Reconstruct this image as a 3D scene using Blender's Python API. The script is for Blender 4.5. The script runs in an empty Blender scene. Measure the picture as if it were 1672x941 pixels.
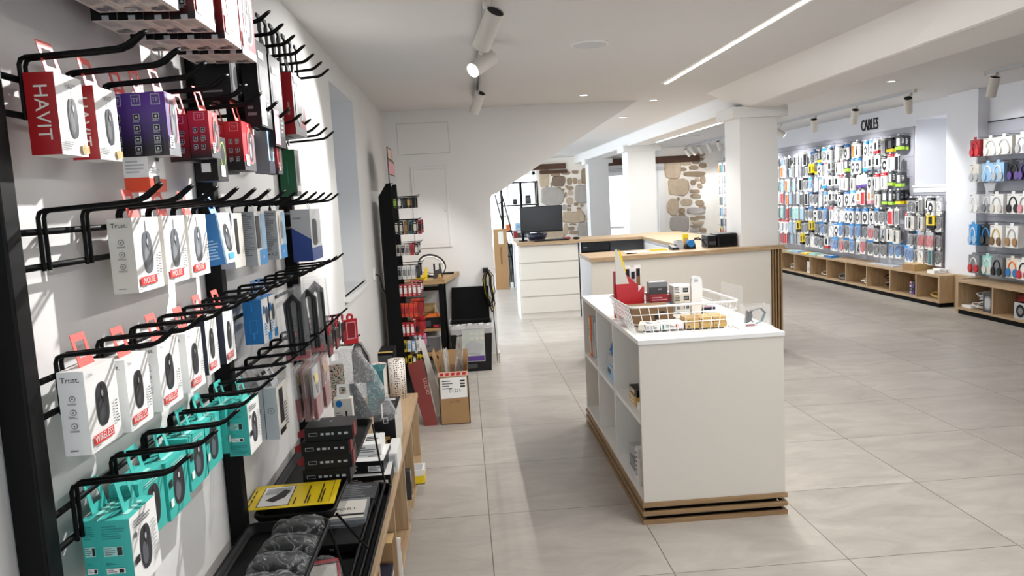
import bpy, math, random
from mathutils import Vector, Matrix, noise
random.seed(7)
PI = math.pi
scene = bpy.context.scene
COL = scene.collection
T = 0.75                                   # floor tile size in metres

# ------------------------------------------------------------------ materials
MATS = {}
def lin(h):
    h = h.lstrip('#')
    f = lambda c: c / 12.92 if c <= 0.04045 else ((c + 0.055) / 1.055) ** 2.4
    return tuple(f(int(h[i:i + 2], 16) / 255) for i in (0, 2, 4)) + (1.0,)
def new_mat(name):
    m = bpy.data.materials.new(name); m.use_nodes = True
    nt = m.node_tree; b = nt.nodes['Principled BSDF']
    MATS[name] = m
    return m, nt, b
def N(nt, t, **kw):
    n = nt.nodes.new(t)
    for k, v in kw.items(): setattr(n, k, v)
    return n
def mat(name, hexc, rough=0.5, metal=0.0, spec=0.5, var=0.0, scale=8.0, bump=0.0, bscale=60.0, coat=0.0):
    m, nt, b = new_mat(name)
    b.inputs['Base Color'].default_value = lin(hexc)
    b.inputs['Roughness'].default_value = rough
    b.inputs['Metallic'].default_value = metal
    b.inputs['Specular IOR Level'].default_value = spec
    b.inputs['Coat Weight'].default_value = coat
    tc = N(nt, 'ShaderNodeTexCoord')
    if var > 0:
        no = N(nt, 'ShaderNodeTexNoise'); no.inputs['Scale'].default_value = scale; no.inputs['Detail'].default_value = 3
        nt.links.new(tc.outputs['Object'], no.inputs['Vector'])
        mr = N(nt, 'ShaderNodeMapRange'); mr.inputs['To Min'].default_value = 1 - var; mr.inputs['To Max'].default_value = 1 + var
        nt.links.new(no.outputs['Fac'], mr.inputs['Value'])
        mx = N(nt, 'ShaderNodeMix', data_type='RGBA', blend_type='MULTIPLY'); mx.inputs['Factor'].default_value = 1
        mx.inputs[6].default_value = lin(hexc); nt.links.new(mr.outputs['Result'], mx.inputs[7])
        nt.links.new(mx.outputs[2], b.inputs['Base Color'])
    if bump > 0:
        n2 = N(nt, 'ShaderNodeTexNoise'); n2.inputs['Scale'].default_value = bscale
        nt.links.new(tc.outputs['Object'], n2.inputs['Vector'])
        bp = N(nt, 'ShaderNodeBump'); bp.inputs['Strength'].default_value = bump; bp.inputs['Distance'].default_value = 0.01
        nt.links.new(n2.outputs['Fac'], bp.inputs['Height']); nt.links.new(bp.outputs['Normal'], b.inputs['Normal'])
    return name
def wood(name, c1, c2, axis='Y', rough=0.45, sc=1.0):
    m, nt, b = new_mat(name)
    tc = N(nt, 'ShaderNodeTexCoord'); mp = N(nt, 'ShaderNodeMapping')
    s = {'X': (1.2, 18, 18), 'Y': (18, 1.2, 18), 'Z': (18, 18, 1.2)}[axis]
    mp.inputs['Scale'].default_value = [q * sc for q in s]
    nt.links.new(tc.outputs['Object'], mp.inputs['Vector'])
    no = N(nt, 'ShaderNodeTexNoise'); no.inputs['Scale'].default_value = 2.2; no.inputs['Detail'].default_value = 6; no.inputs['Distortion'].default_value = 1.2
    nt.links.new(mp.outputs['Vector'], no.inputs['Vector'])
    r = N(nt, 'ShaderNodeValToRGB'); r.color_ramp.elements[0].position = 0.3; r.color_ramp.elements[1].position = 0.7
    r.color_ramp.elements[0].color = lin(c1); r.color_ramp.elements[1].color = lin(c2)
    nt.links.new(no.outputs['Fac'], r.inputs['Fac']); nt.links.new(r.outputs['Color'], b.inputs['Base Color'])
    b.inputs['Roughness'].default_value = rough
    return name
def grad(name, top, bot, h, rough=0.35, power=1.0):
    """printed two-colour blend of a carton, along its own height (z from -h to 0)"""
    m, nt, b = new_mat(name)
    tc = N(nt, 'ShaderNodeTexCoord'); sx = N(nt, 'ShaderNodeSeparateXYZ')
    nt.links.new(tc.outputs['Object'], sx.inputs['Vector'])
    mr = N(nt, 'ShaderNodeMapRange'); mr.inputs['From Min'].default_value = -h * 0.85; mr.inputs['From Max'].default_value = -h * 0.15
    nt.links.new(sx.outputs['Z'], mr.inputs['Value'])
    mx = N(nt, 'ShaderNodeMix', data_type='RGBA'); mx.inputs[6].default_value = lin(bot); mx.inputs[7].default_value = lin(top)
    nt.links.new(mr.outputs['Result'], mx.inputs[0]); nt.links.new(mx.outputs[2], b.inputs['Base Color'])
    b.inputs['Roughness'].default_value = rough
    return name
def emit(name, hexc, s):
    m, nt, b = new_mat(name)
    b.inputs['Base Color'].default_value = lin(hexc); b.inputs['Emission Color'].default_value = lin(hexc)
    b.inputs['Emission Strength'].default_value = s
    return name
def clear(name, hexc='FFFFFF', opac=0.25, rough=0.08, bump=0.0, edge=0.45):
    """thin clear plastic or glass: straight-through transparency plus gloss"""
    m, nt, b = new_mat(name)
    out = nt.nodes['Material Output']
    tr = N(nt, 'ShaderNodeBsdfTransparent'); tr.inputs['Color'].default_value = lin(hexc)
    b.inputs['Base Color'].default_value = lin(hexc); b.inputs['Roughness'].default_value = rough
    b.inputs['Specular IOR Level'].default_value = 0.8
    lw = N(nt, 'ShaderNodeLayerWeight'); lw.inputs['Blend'].default_value = 0.25
    mr = N(nt, 'ShaderNodeMapRange'); mr.inputs['To Min'].default_value = opac; mr.inputs['To Max'].default_value = min(1, opac + edge)
    nt.links.new(lw.outputs['Facing'], mr.inputs['Value'])
    mx = N(nt, 'ShaderNodeMixShader')
    nt.links.new(mr.outputs['Result'], mx.inputs['Fac']); nt.links.new(tr.outputs[0], mx.inputs[1]); nt.links.new(b.outputs[0], mx.inputs[2])
    nt.links.new(mx.outputs[0], out.inputs['Surface'])
    if bump:
        tc = N(nt, 'ShaderNodeTexCoord'); n2 = N(nt, 'ShaderNodeTexNoise'); n2.inputs['Scale'].default_value = 28; n2.inputs['Detail'].default_value = 4; n2.inputs['Distortion'].default_value = 2
        nt.links.new(tc.outputs['Object'], n2.inputs['Vector'])
        bp = N(nt, 'ShaderNodeBump'); bp.inputs['Strength'].default_value = bump; bp.inputs['Distance'].default_value = 0.02
        nt.links.new(n2.outputs['Fac'], bp.inputs['Height']); nt.links.new(bp.outputs['Normal'], b.inputs['Normal'])
        # whitish lines put into the opacity as highlights along the film's folds
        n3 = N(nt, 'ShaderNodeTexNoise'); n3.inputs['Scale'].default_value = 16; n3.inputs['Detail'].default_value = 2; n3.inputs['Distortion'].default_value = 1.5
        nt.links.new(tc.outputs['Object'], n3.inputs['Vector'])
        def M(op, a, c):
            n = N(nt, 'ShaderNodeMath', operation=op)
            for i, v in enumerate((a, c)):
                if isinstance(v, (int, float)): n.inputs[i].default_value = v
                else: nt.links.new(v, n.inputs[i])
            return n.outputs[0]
        d = M('ABSOLUTE', M('SUBTRACT', n3.outputs['Fac'], 0.5), 0); fold_glint = M('MAXIMUM', M('SUBTRACT', 1.0, M('MULTIPLY', d, 38.0)), 0.0)
        nt.links.new(M('ADD', mr.outputs['Result'], M('MULTIPLY', fold_glint, 0.26)), mx.inputs['Fac'])
    return name

mat('paint', 'E4E3E1', 0.65, var=0.015, scale=2, bump=0.03, bscale=120)
mat('paint_ceiling', 'DAD9D8', 0.7, var=0.01, scale=1)
mat('paint_right', 'E2E3E8', 0.6, var=0.015, scale=2)
mat('melamine', 'DFD9CF', 0.35, var=0.01)
mat('melamine_cool', 'DADDE2', 0.35)
mat('black_metal', '070708', 0.5, spec=0.15)
mat('black_plastic', '0A0A0C', 0.4, spec=.35)
mat('black_card', '0C0C0E', 0.4, spec=.3)
mat('black_matt', '060607', 0.75, spec=.2)
mat('dark_grey', '3A3B3E', 0.45)
mat('mid_grey', '7E8084', 0.45)
mat('light_grey', 'B9BBBE', 0.45)
mat('slat_grey', 'A9A8B0', 0.5)
mat('white', 'F2F1EE', 0.4)
mat('white_gloss', 'F4F4F2', 0.18)
mat('off_white', 'DDD8CE', 0.5)
mat('cream', 'E6DFCF', 0.5)
mat('red', 'C4202A', 0.35)
mat('red_dark', '8E1A20', 0.4)
mat('red_deep', 'A3161C', 0.35)
mat('red_tab', 'F0645C', 0.45)
mat('red_label', 'D8322E', 0.4)
mat('pink', 'E59AA6', 0.4)
mat('pink_bright', 'DC7FC0', 0.4)
mat('orange', 'EE7A2E', 0.4)
mat('orange_red', 'E8502E', 0.4)
mat('yellow', 'F2D21A', 0.4)
mat('gold', 'D2AE62', 0.4)
mat('green', '1C5C36', 0.4)
mat('lime', '9CC83C', 0.4)
mat('teal', '3AB2A8', 0.45)
mat('teal_dark', '2A8F8C', 0.45)
mat('teal_box', '2F6A70', 0.45)
mat('mint', 'A6DAD2', 0.45)
mat('poster_grey', 'C6CEC8', 0.5)
mat('folder_red', '8A3A34', 0.45)
mat('blue', '1E74B8', 0.4)
mat('blue_bright', '3C9BE0', 0.4)
mat('blue_deep', '1F3E86', 0.4)
mat('blue_light', '9CC4E4', 0.4)
mat('navy', '161B33', 0.4)
mat('purple', '5B3C8C', 0.4)
mat('kraft', 'A68258', 0.75, var=0.06, scale=14)
mat('kraft_dark', '7E6040', 0.75, var=0.06, scale=14)
mat('kraft_light', 'CFAE78', 0.7, var=0.05, scale=14)
mat('tape', 'E2B9A4', 0.3)
mat('grey_fabric', '6A6660', 0.85, bump=0.3, bscale=300)
mat('mortar', 'E6E1D8', 0.9, var=0.04, scale=12, bump=0.3, bscale=40)
mat('stone_tan', 'B6A58E', 0.9, var=0.22, scale=9, bump=0.5, bscale=30)
mat('stone_brown', '94826C', 0.9, var=0.25, scale=9, bump=0.5, bscale=30)
mat('stone_dark', '7A685A', 0.9, var=0.25, scale=9, bump=0.5, bscale=30)
mat('stone_grey', 'A6A09A', 0.9, var=0.18, scale=9, bump=0.5, bscale=30)
mat('timber', '4A3022', 0.8, var=0.3, scale=10, bump=0.5, bscale=30)
mat('screen', '07080A', 0.2)
mat('spot_body', 'D6D1C9', 0.45)
mat('spot_inside', '0B0B0C', 0.6)
mat('steel', '9A9B9E', 0.3, metal=1.0)
mat('sp_grille', 'C9CBCF', 0.6)
mat('text_grey', '77787A', 0.5)
mat('text_dark', '1B1B1D', 0.5)
mat('print_mouse', '2B2D33', 0.3)
mat('print_mouse_grey', '5B6068', 0.3)
mat('print_silver', 'B6B8BA', 0.35)
wood('oak_y', 'A78B69', 'C0A583', 'Y')
wood('oak_x', 'A78B69', 'C0A583', 'X')
wood('oak_z', 'A38764', 'BCA17E', 'Z')
wood('slat_wood', '8A6A48', 'A98A62', 'X')
wood('slat_wood_z', '8A6A48', 'A98A62', 'Z')
wood('desk_wood', '9A7B50', 'B5956A', 'X')
emit('led', 'FFF8EE', 9.0)
emit('lens_on', 'F2F6FF', 7.0)
emit('lens_soft', 'FFFFFF', 4.0)
clear('glass', 'FFFFFF', 0.06, 0.02)
clear('tinted_glass', '8E9AA6', 0.10, 0.05)
clear('clear_plastic', 'FFFFFF', 0.07, 0.08)
clear('clear_frost', 'FFFFFF', 0.45, 0.25)
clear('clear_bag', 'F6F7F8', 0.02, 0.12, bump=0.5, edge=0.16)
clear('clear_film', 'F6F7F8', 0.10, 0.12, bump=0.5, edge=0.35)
clear('clear_red', 'EAD8D6', 0.16, 0.1)
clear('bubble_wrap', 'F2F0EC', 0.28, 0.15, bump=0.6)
grad('grad_purple', '5A3594', '0E0A16', 0.125)
grad('grad_red', 'C8202A', '120C0C', 0.115)
grad('grad_red_big', 'BE1E26', '140C0C', 0.19)

def floor_mat():
    m, nt, b = new_mat('floor_tiles')
    tc = N(nt, 'ShaderNodeTexCoord'); sx = N(nt, 'ShaderNodeSeparateXYZ'); nt.links.new(tc.outputs['Object'], sx.inputs[0])
    def M(op, a, b2=None):
        n = N(nt, 'ShaderNodeMath', operation=op)
        for i, v in enumerate((a, b2)):
            if v is None: continue
            if isinstance(v, (int, float)): n.inputs[i].default_value = v
            else: nt.links.new(v, n.inputs[i])
        return n.outputs[0]
    ds = []; cells = []
    for ax in 'XY':
        q = M('DIVIDE', sx.outputs[ax], T); fl = M('FLOOR', q); fr = M('SUBTRACT', q, fl)
        ds.append(M('MULTIPLY', M('SUBTRACT', 0.5, M('ABSOLUTE', M('SUBTRACT', fr, 0.5))), T)); cells.append(fl)
    d = M('MINIMUM', ds[0], ds[1])
    gr = N(nt, 'ShaderNodeMapRange'); gr.inputs['From Min'].default_value = 0.0015; gr.inputs['From Max'].default_value = 0.0030
    nt.links.new(d, gr.inputs['Value'])
    cb = N(nt, 'ShaderNodeCombineXYZ'); nt.links.new(cells[0], cb.inputs[0]); nt.links.new(cells[1], cb.inputs[1])
    wn = N(nt, 'ShaderNodeTexWhiteNoise'); nt.links.new(cb.outputs[0], wn.inputs['Vector'])
    ad = N(nt, 'ShaderNodeVectorMath', operation='ADD'); sc = N(nt, 'ShaderNodeVectorMath', operation='SCALE'); sc.inputs['Scale'].default_value = 7
    nt.links.new(wn.outputs['Color'], sc.inputs[0]); nt.links.new(tc.outputs['Object'], ad.inputs[0]); nt.links.new(sc.outputs[0], ad.inputs[1])
    n1 = N(nt, 'ShaderNodeTexNoise'); n1.inputs['Scale'].default_value = 2.6; n1.inputs['Detail'].default_value = 8; n1.inputs['Roughness'].default_value = 0.65; n1.inputs['Distortion'].default_value = 0.9
    mp = N(nt, 'ShaderNodeMapping'); mp.inputs['Scale'].default_value = (1, 2.2, 1); nt.links.new(ad.outputs[0], mp.inputs[0]); nt.links.new(mp.outputs[0], n1.inputs['Vector'])
    r = N(nt, 'ShaderNodeValToRGB')
    r.color_ramp.elements[0].position = 0.28; r.color_ramp.elements[0].color = lin('A49E96')
    r.color_ramp.elements[1].position = 0.72; r.color_ramp.elements[1].color = lin('C3BCB3')
    nt.links.new(n1.outputs['Fac'], r.inputs['Fac'])
    mt = N(nt, 'ShaderNodeMapRange'); mt.inputs['To Min'].default_value = 0.96; mt.inputs['To Max'].default_value = 1.04; nt.links.new(wn.outputs['Value'], mt.inputs['Value'])
    mu = N(nt, 'ShaderNodeMix', data_type='RGBA', blend_type='MULTIPLY'); mu.inputs['Factor'].default_value = 1
    nt.links.new(r.outputs['Color'], mu.inputs[6]); nt.links.new(mt.outputs[0], mu.inputs[7])
    mx = N(nt, 'ShaderNodeMix', data_type='RGBA'); mx.inputs[6].default_value = lin('6E675F')
    nt.links.new(gr.outputs[0], mx.inputs[0]); nt.links.new(mu.outputs[2], mx.inputs[7]); nt.links.new(mx.outputs[2], b.inputs['Base Color'])
    rr = N(nt, 'ShaderNodeMapRange'); rr.inputs['To Min'].default_value = 0.30; rr.inputs['To Max'].default_value = 0.46; nt.links.new(n1.outputs['Fac'], rr.inputs['Value']); nt.links.new(rr.outputs[0], b.inputs['Roughness'])
    bp = N(nt, 'ShaderNodeBump'); bp.inputs['Strength'].default_value = 0.35; bp.inputs['Distance'].default_value = 0.002
    nt.links.new(gr.outputs[0], bp.inputs['Height']); nt.links.new(bp.outputs['Normal'], b.inputs['Normal'])
floor_mat()
def dots_mat(name, base, dot, s):
    m, nt, b = new_mat(name)
    tc = N(nt, 'ShaderNodeTexCoord'); v = N(nt, 'ShaderNodeTexVoronoi'); v.inputs['Scale'].default_value = s; v.inputs['Randomness'].default_value = 0.35
    nt.links.new(tc.outputs['Object'], v.inputs['Vector'])
    lt = N(nt, 'ShaderNodeMath', operation='LESS_THAN'); lt.inputs[1].default_value = 0.33; nt.links.new(v.outputs['Distance'], lt.inputs[0])
    mx = N(nt, 'ShaderNodeMix', data_type='RGBA'); mx.inputs[6].default_value = lin(base); mx.inputs[7].default_value = lin(dot)
    nt.links.new(lt.outputs[0], mx.inputs[0]); nt.links.new(mx.outputs[2], b.inputs['Base Color'])
dots_mat('paper_dots', 'EFE6DC', '4A3A30', 75); dots_mat('paper_red_dots', 'F0E2DC', 'B5383A', 75)
def swirl_mat():
    m, nt, b = new_mat('swirl_print')
    tc = N(nt, 'ShaderNodeTexCoord'); w = N(nt, 'ShaderNodeTexNoise'); w.inputs['Scale'].default_value = 22; w.inputs['Distortion'].default_value = 2.5; w.inputs['Detail'].default_value = 1
    nt.links.new(tc.outputs['Object'], w.inputs['Vector'])
    r = N(nt, 'ShaderNodeValToRGB'); cr = r.color_ramp; cr.interpolation = 'CONSTANT'
    for p, c in ((0.40, 'C9B89A'), (0.46, '24424E'), (0.52, 'D8D0BC'), (0.56, '8A2E30'), (0.60, 'CBB590'), (0.66, '24343E')):
        e = cr.elements.new(p); e.color = lin(c)
    cr.elements[0].color = lin('1E3A48'); nt.links.new(w.outputs['Fac'], r.inputs['Fac']); nt.links.new(r.outputs['Color'], b.inputs['Base Color'])
swirl_mat()

# ------------------------------------------------------------------ mesh building
_txt = {}
def text_mesh(s):
    if s not in _txt:
        cu = bpy.data.curves.new('t', 'FONT'); cu.body = s; cu.size = 1; cu.resolution_u = 2; cu.align_x = 'CENTER'; cu.align_y = 'CENTER'
        ob = bpy.data.objects.new('t', cu); COL.objects.link(ob)
        dg = bpy.context.evaluated_depsgraph_get(); me = bpy.data.meshes.new_from_object(ob.evaluated_get(dg))
        vs = [(v.co.x, v.co.y) for v in me.vertices]; fs = [tuple(p.vertices) for p in me.polygons]
        bpy.data.objects.remove(ob); bpy.data.curves.remove(cu); bpy.data.meshes.remove(me)
        _txt[s] = (vs, fs)
    return _txt[s]
class MB:
    def __init__(s): s.v = []; s.f = []; s.m = []; s.mats = []; s.M = None; s.sm = []
    def mi(s, m):
        if m not in s.mats: s.mats.append(m)
        return s.mats.index(m)
    def add(s, vs, fs, m, smooth=False):
        o = len(s.v)
        for v in vs:
            v = Vector(v); s.v.append(s.M @ v if s.M else v)
        k = s.mi(m)
        for f in fs: s.f.append([o + i for i in f]); s.m.append(k); s.sm.append(smooth)
        return s
    def box(s, x0, x1, y0, y1, z0, z1, m, **kw):
        V = [(x0, y0, z0), (x1, y0, z0), (x1, y1, z0), (x0, y1, z0), (x0, y0, z1), (x1, y0, z1), (x1, y1, z1), (x0, y1, z1)]
        F = {'D': (0, 3, 2, 1), 'T': (4, 5, 6, 7), 'L': (0, 1, 5, 4), 'F': (1, 2, 6, 5), 'R': (2, 3, 7, 6), 'B': (3, 0, 4, 7)}
        o = len(s.v); s.add(V, [], m)
        for k, f in F.items(): s.f.append([o + i for i in f]); s.m.append(s.mi(kw.get(k, m))); s.sm.append(False)
        return s
    def quad(s, a, b, c, d, m): return s.add([a, b, c, d], [(0, 1, 2, 3)], m)
    def tube(s, pts, r, m, n=8, closed=False, caps=True):
        pts = [Vector(p) for p in pts]; k = len(pts); rings = []; up = None; vs = []
        for i, p in enumerate(pts):
            a = pts[(i - 1) % k] if (i > 0 or closed) else p; b = pts[(i + 1) % k] if (i < k - 1 or closed) else p
            t = (b - a).normalized()
            if up is None: up = Vector((0, 0, 1)) if abs(t.z) < 0.9 else Vector((1, 0, 0))
            u = (up - t * up.dot(t)).normalized(); up = u; w = t.cross(u)
            rr = r[i] if isinstance(r, (list, tuple)) else r
            vs += [p + (u * math.cos(2 * PI * j / n) + w * math.sin(2 * PI * j / n)) * rr for j in range(n)]
        fs = []
        for i in range(k if closed else k - 1):
            a, b = i * n, ((i + 1) % k) * n
            for j in range(n): fs.append((a + j, a + (j + 1) % n, b + (j + 1) % n, b + j))
        s.add(vs, fs, m, True)
        if caps and not closed: s.add(vs[:n][::-1], [tuple(range(n))], m); s.add(vs[-n:], [tuple(range(n))], m)
        return s
    def cyl(s, p0, p1, r, m, n=20, r2=None): return s.tube([p0, p1], [r, r if r2 is None else r2], m, n)
    def lathe(s, prof, c, m, n=24):
        vs = [(c[0] + r * math.cos(2 * PI * j / n), c[1] + r * math.sin(2 * PI * j / n), c[2] + z) for r, z in prof for j in range(n)]
        fs = [(i * n + j, i * n + (j + 1) % n, (i + 1) * n + (j + 1) % n, (i + 1) * n + j) for i in range(len(prof) - 1) for j in range(n)]
        return s.add(vs, fs, m, True)
    def rev(s, a, d, prof, m, n=28):
        a, d = Vector(a), Vector(d).normalized(); u = d.orthogonal().normalized(); w = d.cross(u)
        for (t0, r0), (t1, r1) in zip(prof, prof[1:]):
            s.add([a + d * t + (u * math.cos(2 * PI * j / n) + w * math.sin(2 * PI * j / n)) * r for t, r in ((t0, r0), (t1, r1)) for j in range(n)], [(j, (j + 1) % n, n + (j + 1) % n, n + j) for j in range(n)], m, True)
        return s
    def prism(s, pts, d, m, side=None):
        """pts: closed outline (3D, planar); d: extrusion vector"""
        n = len(pts); d = Vector(d); pts = [Vector(p) for p in pts]
        s.add(pts, [tuple(range(n))[::-1]], m); s.add([p + d for p in pts], [tuple(range(n))], m)
        s.add(pts + [p + d for p in pts], [(i, (i + 1) % n, n + (i + 1) % n, n + i) for i in range(n)], side or m)
        return s
    def text(s, t, o, u, v, h, m, fit=None):
        vs, fs = text_mesh(t); u = Vector(u).normalized(); v = Vector(v).normalized(); o = Vector(o)
        ext = max(x for x, y in vs) - min(x for x, y in vs); kx = h
        if fit and ext * h > fit: kx = fit / ext
        s.add([o + u * (x * kx) + v * (y * h) for x, y in vs], fs, m); return s
    def grid(s, fn, nu, nv, m, closed_u=False):
        vs = [fn(i / (nu if closed_u else nu - 1), j / (nv - 1)) for j in range(nv) for i in range(nu)]
        fs = [(j * nu + i, j * nu + (i + 1) % nu, (j + 1) * nu + (i + 1) % nu, (j + 1) * nu + i) for j in range(nv - 1) for i in range(nu if closed_u else nu - 1)]
        return s.add(vs, fs, m, True)
    def mesh(s, name, off=(0, 0, 0)):
        me = bpy.data.meshes.new(name); o = Vector(off)
        me.from_pydata([v - o for v in s.v], [], s.f)
        for x in s.mats: me.materials.append(MATS[x])
        me.polygons.foreach_set('material_index', s.m); me.polygons.foreach_set('use_smooth', s.sm); me.update()
        return me
    def build(s, name, parent=None, loc=None, bevel=0):
        """world-space geometry; origin at loc (default: parent's place, else the base centre)"""
        if loc is None:
            if parent is not None: loc = WLOC[parent.name]
            else:
                xs, ys, zs = zip(*s.v); loc = ((min(xs) + max(xs)) / 2, (min(ys) + max(ys)) / 2, min(zs))
        ob = bpy.data.objects.new(name, s.mesh(name, loc)); COL.objects.link(ob)
        WLOC[ob.name] = Vector(loc)
        if parent is not None: ob.parent = parent; ob.location = Vector(loc) - WLOC[parent.name]
        else: ob.location = loc
        if bevel:
            b = ob.modifiers.new('bevel', 'BEVEL'); b.width = bevel; b.segments = 2; b.limit_method = 'ANGLE'
        return ob
WLOC = {}
def tag(o, label, cat, group=None, kind=None):
    o['label'] = label; o['category'] = cat
    if group: o['group'] = group
    if kind: o['kind'] = kind
    return o
def thing(name, loc, label, cat, group=None):
    o = bpy.data.objects.new(name, None); COL.objects.link(o); o.location = loc; o.empty_display_size = 0.1
    WLOC[o.name] = Vector(loc); return tag(o, label, cat, group)
def struct(name, mb, bevel=0, loc=None):
    o = mb.build(name, loc=loc if loc else (0, 0, 0), bevel=bevel); o['kind'] = 'structure'; return o
def inst(name, me, loc, label, cat, group=None, rz=0, ry=0, rx=0, parts=()):
    """one more individual of a kind: shares its mesh data, has its own label and its own part objects"""
    o = bpy.data.objects.new(name, me); COL.objects.link(o); o.location = loc; o.rotation_euler = (rx, ry, rz); WLOC[o.name] = Vector(loc)
    tag(o, label, cat, group)
    for pn, pm in parts:
        c = bpy.data.objects.new(pn, pm); COL.objects.link(c); c.parent = o
    return o
ORD = ['', 'first', 'second', 'third', 'fourth', 'fifth', 'sixth', 'seventh', 'eighth', 'ninth', 'tenth', 'eleventh', 'twelfth', 'thirteenth', 'fourteenth', 'fifteenth', 'sixteenth', 'seventeenth', 'eighteenth', 'nineteenth', 'twentieth', 'twenty-first', 'twenty-second', 'twenty-third', 'twenty-fourth', 'twenty-fifth', 'twenty-sixth', 'twenty-seventh', 'twenty-eighth', 'twenty-ninth', 'thirtieth']

class Carton(MB):
    """box with its front on x = 0 (facing +x), y from -w/2 to w/2, z from -h to 0"""
    def __init__(s, t, w, h, m, **kw):
        super().__init__(); s.t, s.w, s.h = t, w, h; s.box(-t, 0, -w / 2, w / 2, -h, 0, m, **kw); s.k = 0
        s.on('F')
    def on(s, f):
        t, w, h = s.t, s.w, s.h
        s.o, s.u, s.vv = {'F': ((0, -w / 2, -h), (0, w, 0), (0, 0, h)), 'L': ((-t, -w / 2, -h), (t, 0, 0), (0, 0, h)), 'R': ((0, w / 2, -h), (-t, 0, 0), (0, 0, h)),
                         'B': ((-t, w / 2, -h), (0, -w, 0), (0, 0, h)), 'T': ((0, -w / 2, 0), (0, w, 0), (-t, 0, 0)), 'D': ((-t, -w / 2, -h), (0, w, 0), (t, 0, 0))}[f]
        s.o, s.u, s.vv = Vector(s.o), Vector(s.u), Vector(s.vv); s.n = s.u.cross(s.vv).normalized(); s.k = 0; return s
    def P(s, a, b): return s.o + s.u * a + s.vv * b + s.n * (0.0005 + 0.0003 * s.k)
    def rect(s, a0, b0, a1, b1, m):
        s.k += 1; return s.quad(s.P(a0, b0), s.P(a1, b0), s.P(a1, b1), s.P(a0, b1), m)
    def frame(s, a0, b0, a1, b1, e, m, bg):
        ea = e / s.u.length; eb = e / s.vv.length
        s.rect(a0, b0, a1, b1, m); return s.rect(a0 + ea, b0 + eb, a1 - ea, b1 - eb, bg)
    def ell(s, a, b, ra, rb, m, n=24, p=2.0, rot=0):
        s.k += 1; pts = []
        for i in range(n):
            c, q = math.cos(2 * PI * i / n), math.sin(2 * PI * i / n)
            x = math.copysign(abs(c) ** (2 / p), c) * ra * s.u.length; y = math.copysign(abs(q) ** (2 / p), q) * rb * s.vv.length
            x, y = x * math.cos(rot) - y * math.sin(rot), x * math.sin(rot) + y * math.cos(rot)
            pts.append(s.P(a + x / s.u.length, b + y / s.vv.length))
        return s.add(pts, [tuple(range(n))], m)
    def tx(s, t, a, b, h, m, vert=False, fit=None):
        s.k += 1; u, v = (s.u, s.vv) if not vert else (-s.vv, s.u)
        return s.text(t, s.P(a, b), u, v, h, m, fit)
    def lines(s, a0, b0, a1, b1, n, m, seed=1):
        r = random.Random(seed); db = (b1 - b0) / n
        for i in range(n):
            s.rect(a0, b1 - (i + 0.65) * db, a0 + (a1 - a0) * (0.55 + 0.45 * r.random()), b1 - (i + 0.2) * db, m); s.k -= 1
        s.k += 1; return s
    def mouse(s, a, b, ra, rb, m='print_mouse', hi='dark_grey', cable=False):
        if cable: s.rect(a - 0.012, b + rb * 0.9, a + 0.012, min(0.99, b + rb * 1.5), 'print_mouse_grey')
        s.ell(a, b, ra, rb, m, p=2.6); s.ell(a - ra * 0.25, b - rb * 0.25, ra * 0.5, rb * 0.5, hi, p=2.4)
        s.rect(a - ra * 0.05, b + rb * 0.05, a + ra * 0.05, b + rb * 0.9, 'black_card'); s.ell(a, b + rb * 0.48, ra * 0.16, rb * 0.15, 'light_grey'); return s
    def icons(s, spots, r, m, bg):
        for i, (a, b) in enumerate(spots):
            ra, rb = r / s.u.length, r / s.vv.length
            s.frame(a - ra, b - rb, a + ra, b + rb, r * 0.22, m, bg); s.ell(a, b, ra * 0.45, rb * 0.45, m, 8)
            s.lines(a - ra * 1.1, b - rb * 1.75, a + ra * 1.1, b - rb * 1.2, 2, m, i)
        return s
def tab_mesh(name, m, w=0.046, h=0.054, x=-0.02, tilt=0.012):
    """card hanger with a slot that the two prongs pass through"""
    b = MB(); h = .054; w = max(w, .046); X = lambda z: x - tilt * z / h; W = lambda z: w / 2 * (1.12 - .12 * z / h)
    for z0, z1 in ((0, .014), (.042, h)):
        b.prism([(X(z0), -W(z0), z0), (X(z0), W(z0), z0), (X(z1), W(z1), z1), (X(z1), -W(z1), z1)], (.0012, 0, 0), m)
    for s_ in (-1, 1):
        b.prism([(X(.014), s_ * W(.014), .014), (X(.042), s_ * W(.042), .042), (X(.042), s_ * .0145, .042), (X(.014), s_ * .0145, .014)], (.0012, 0, 0), m)
    return b.mesh(name)

# ------------------------------------------------------------------ camera
yaw, pitch, roll = 0.0578, -0.1159, -0.0523
fw = Vector((math.sin(yaw) * math.cos(pitch), math.cos(yaw) * math.cos(pitch), math.sin(pitch)))
rt = Vector((math.cos(yaw), -math.sin(yaw), 0)); up = rt.cross(fw)
rt2 = rt * math.cos(roll) + up * math.sin(roll); up2 = up * math.cos(roll) - rt * math.sin(roll)
cam = bpy.data.cameras.new('camera'); cam.sensor_width = 36; cam.lens = 1259.73 / 1672 * 36; cam.clip_start = 0.05
camo = bpy.data.objects.new('camera', cam); COL.objects.link(camo)
camo.matrix_world = Matrix(((rt2.x, up2.x, -fw.x, -0.0408), (rt2.y, up2.y, -fw.y, -3.02025), (rt2.z, up2.z, -fw.z, 1.591425), (0, 0, 0, 1)))
scene.camera = camo

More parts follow.
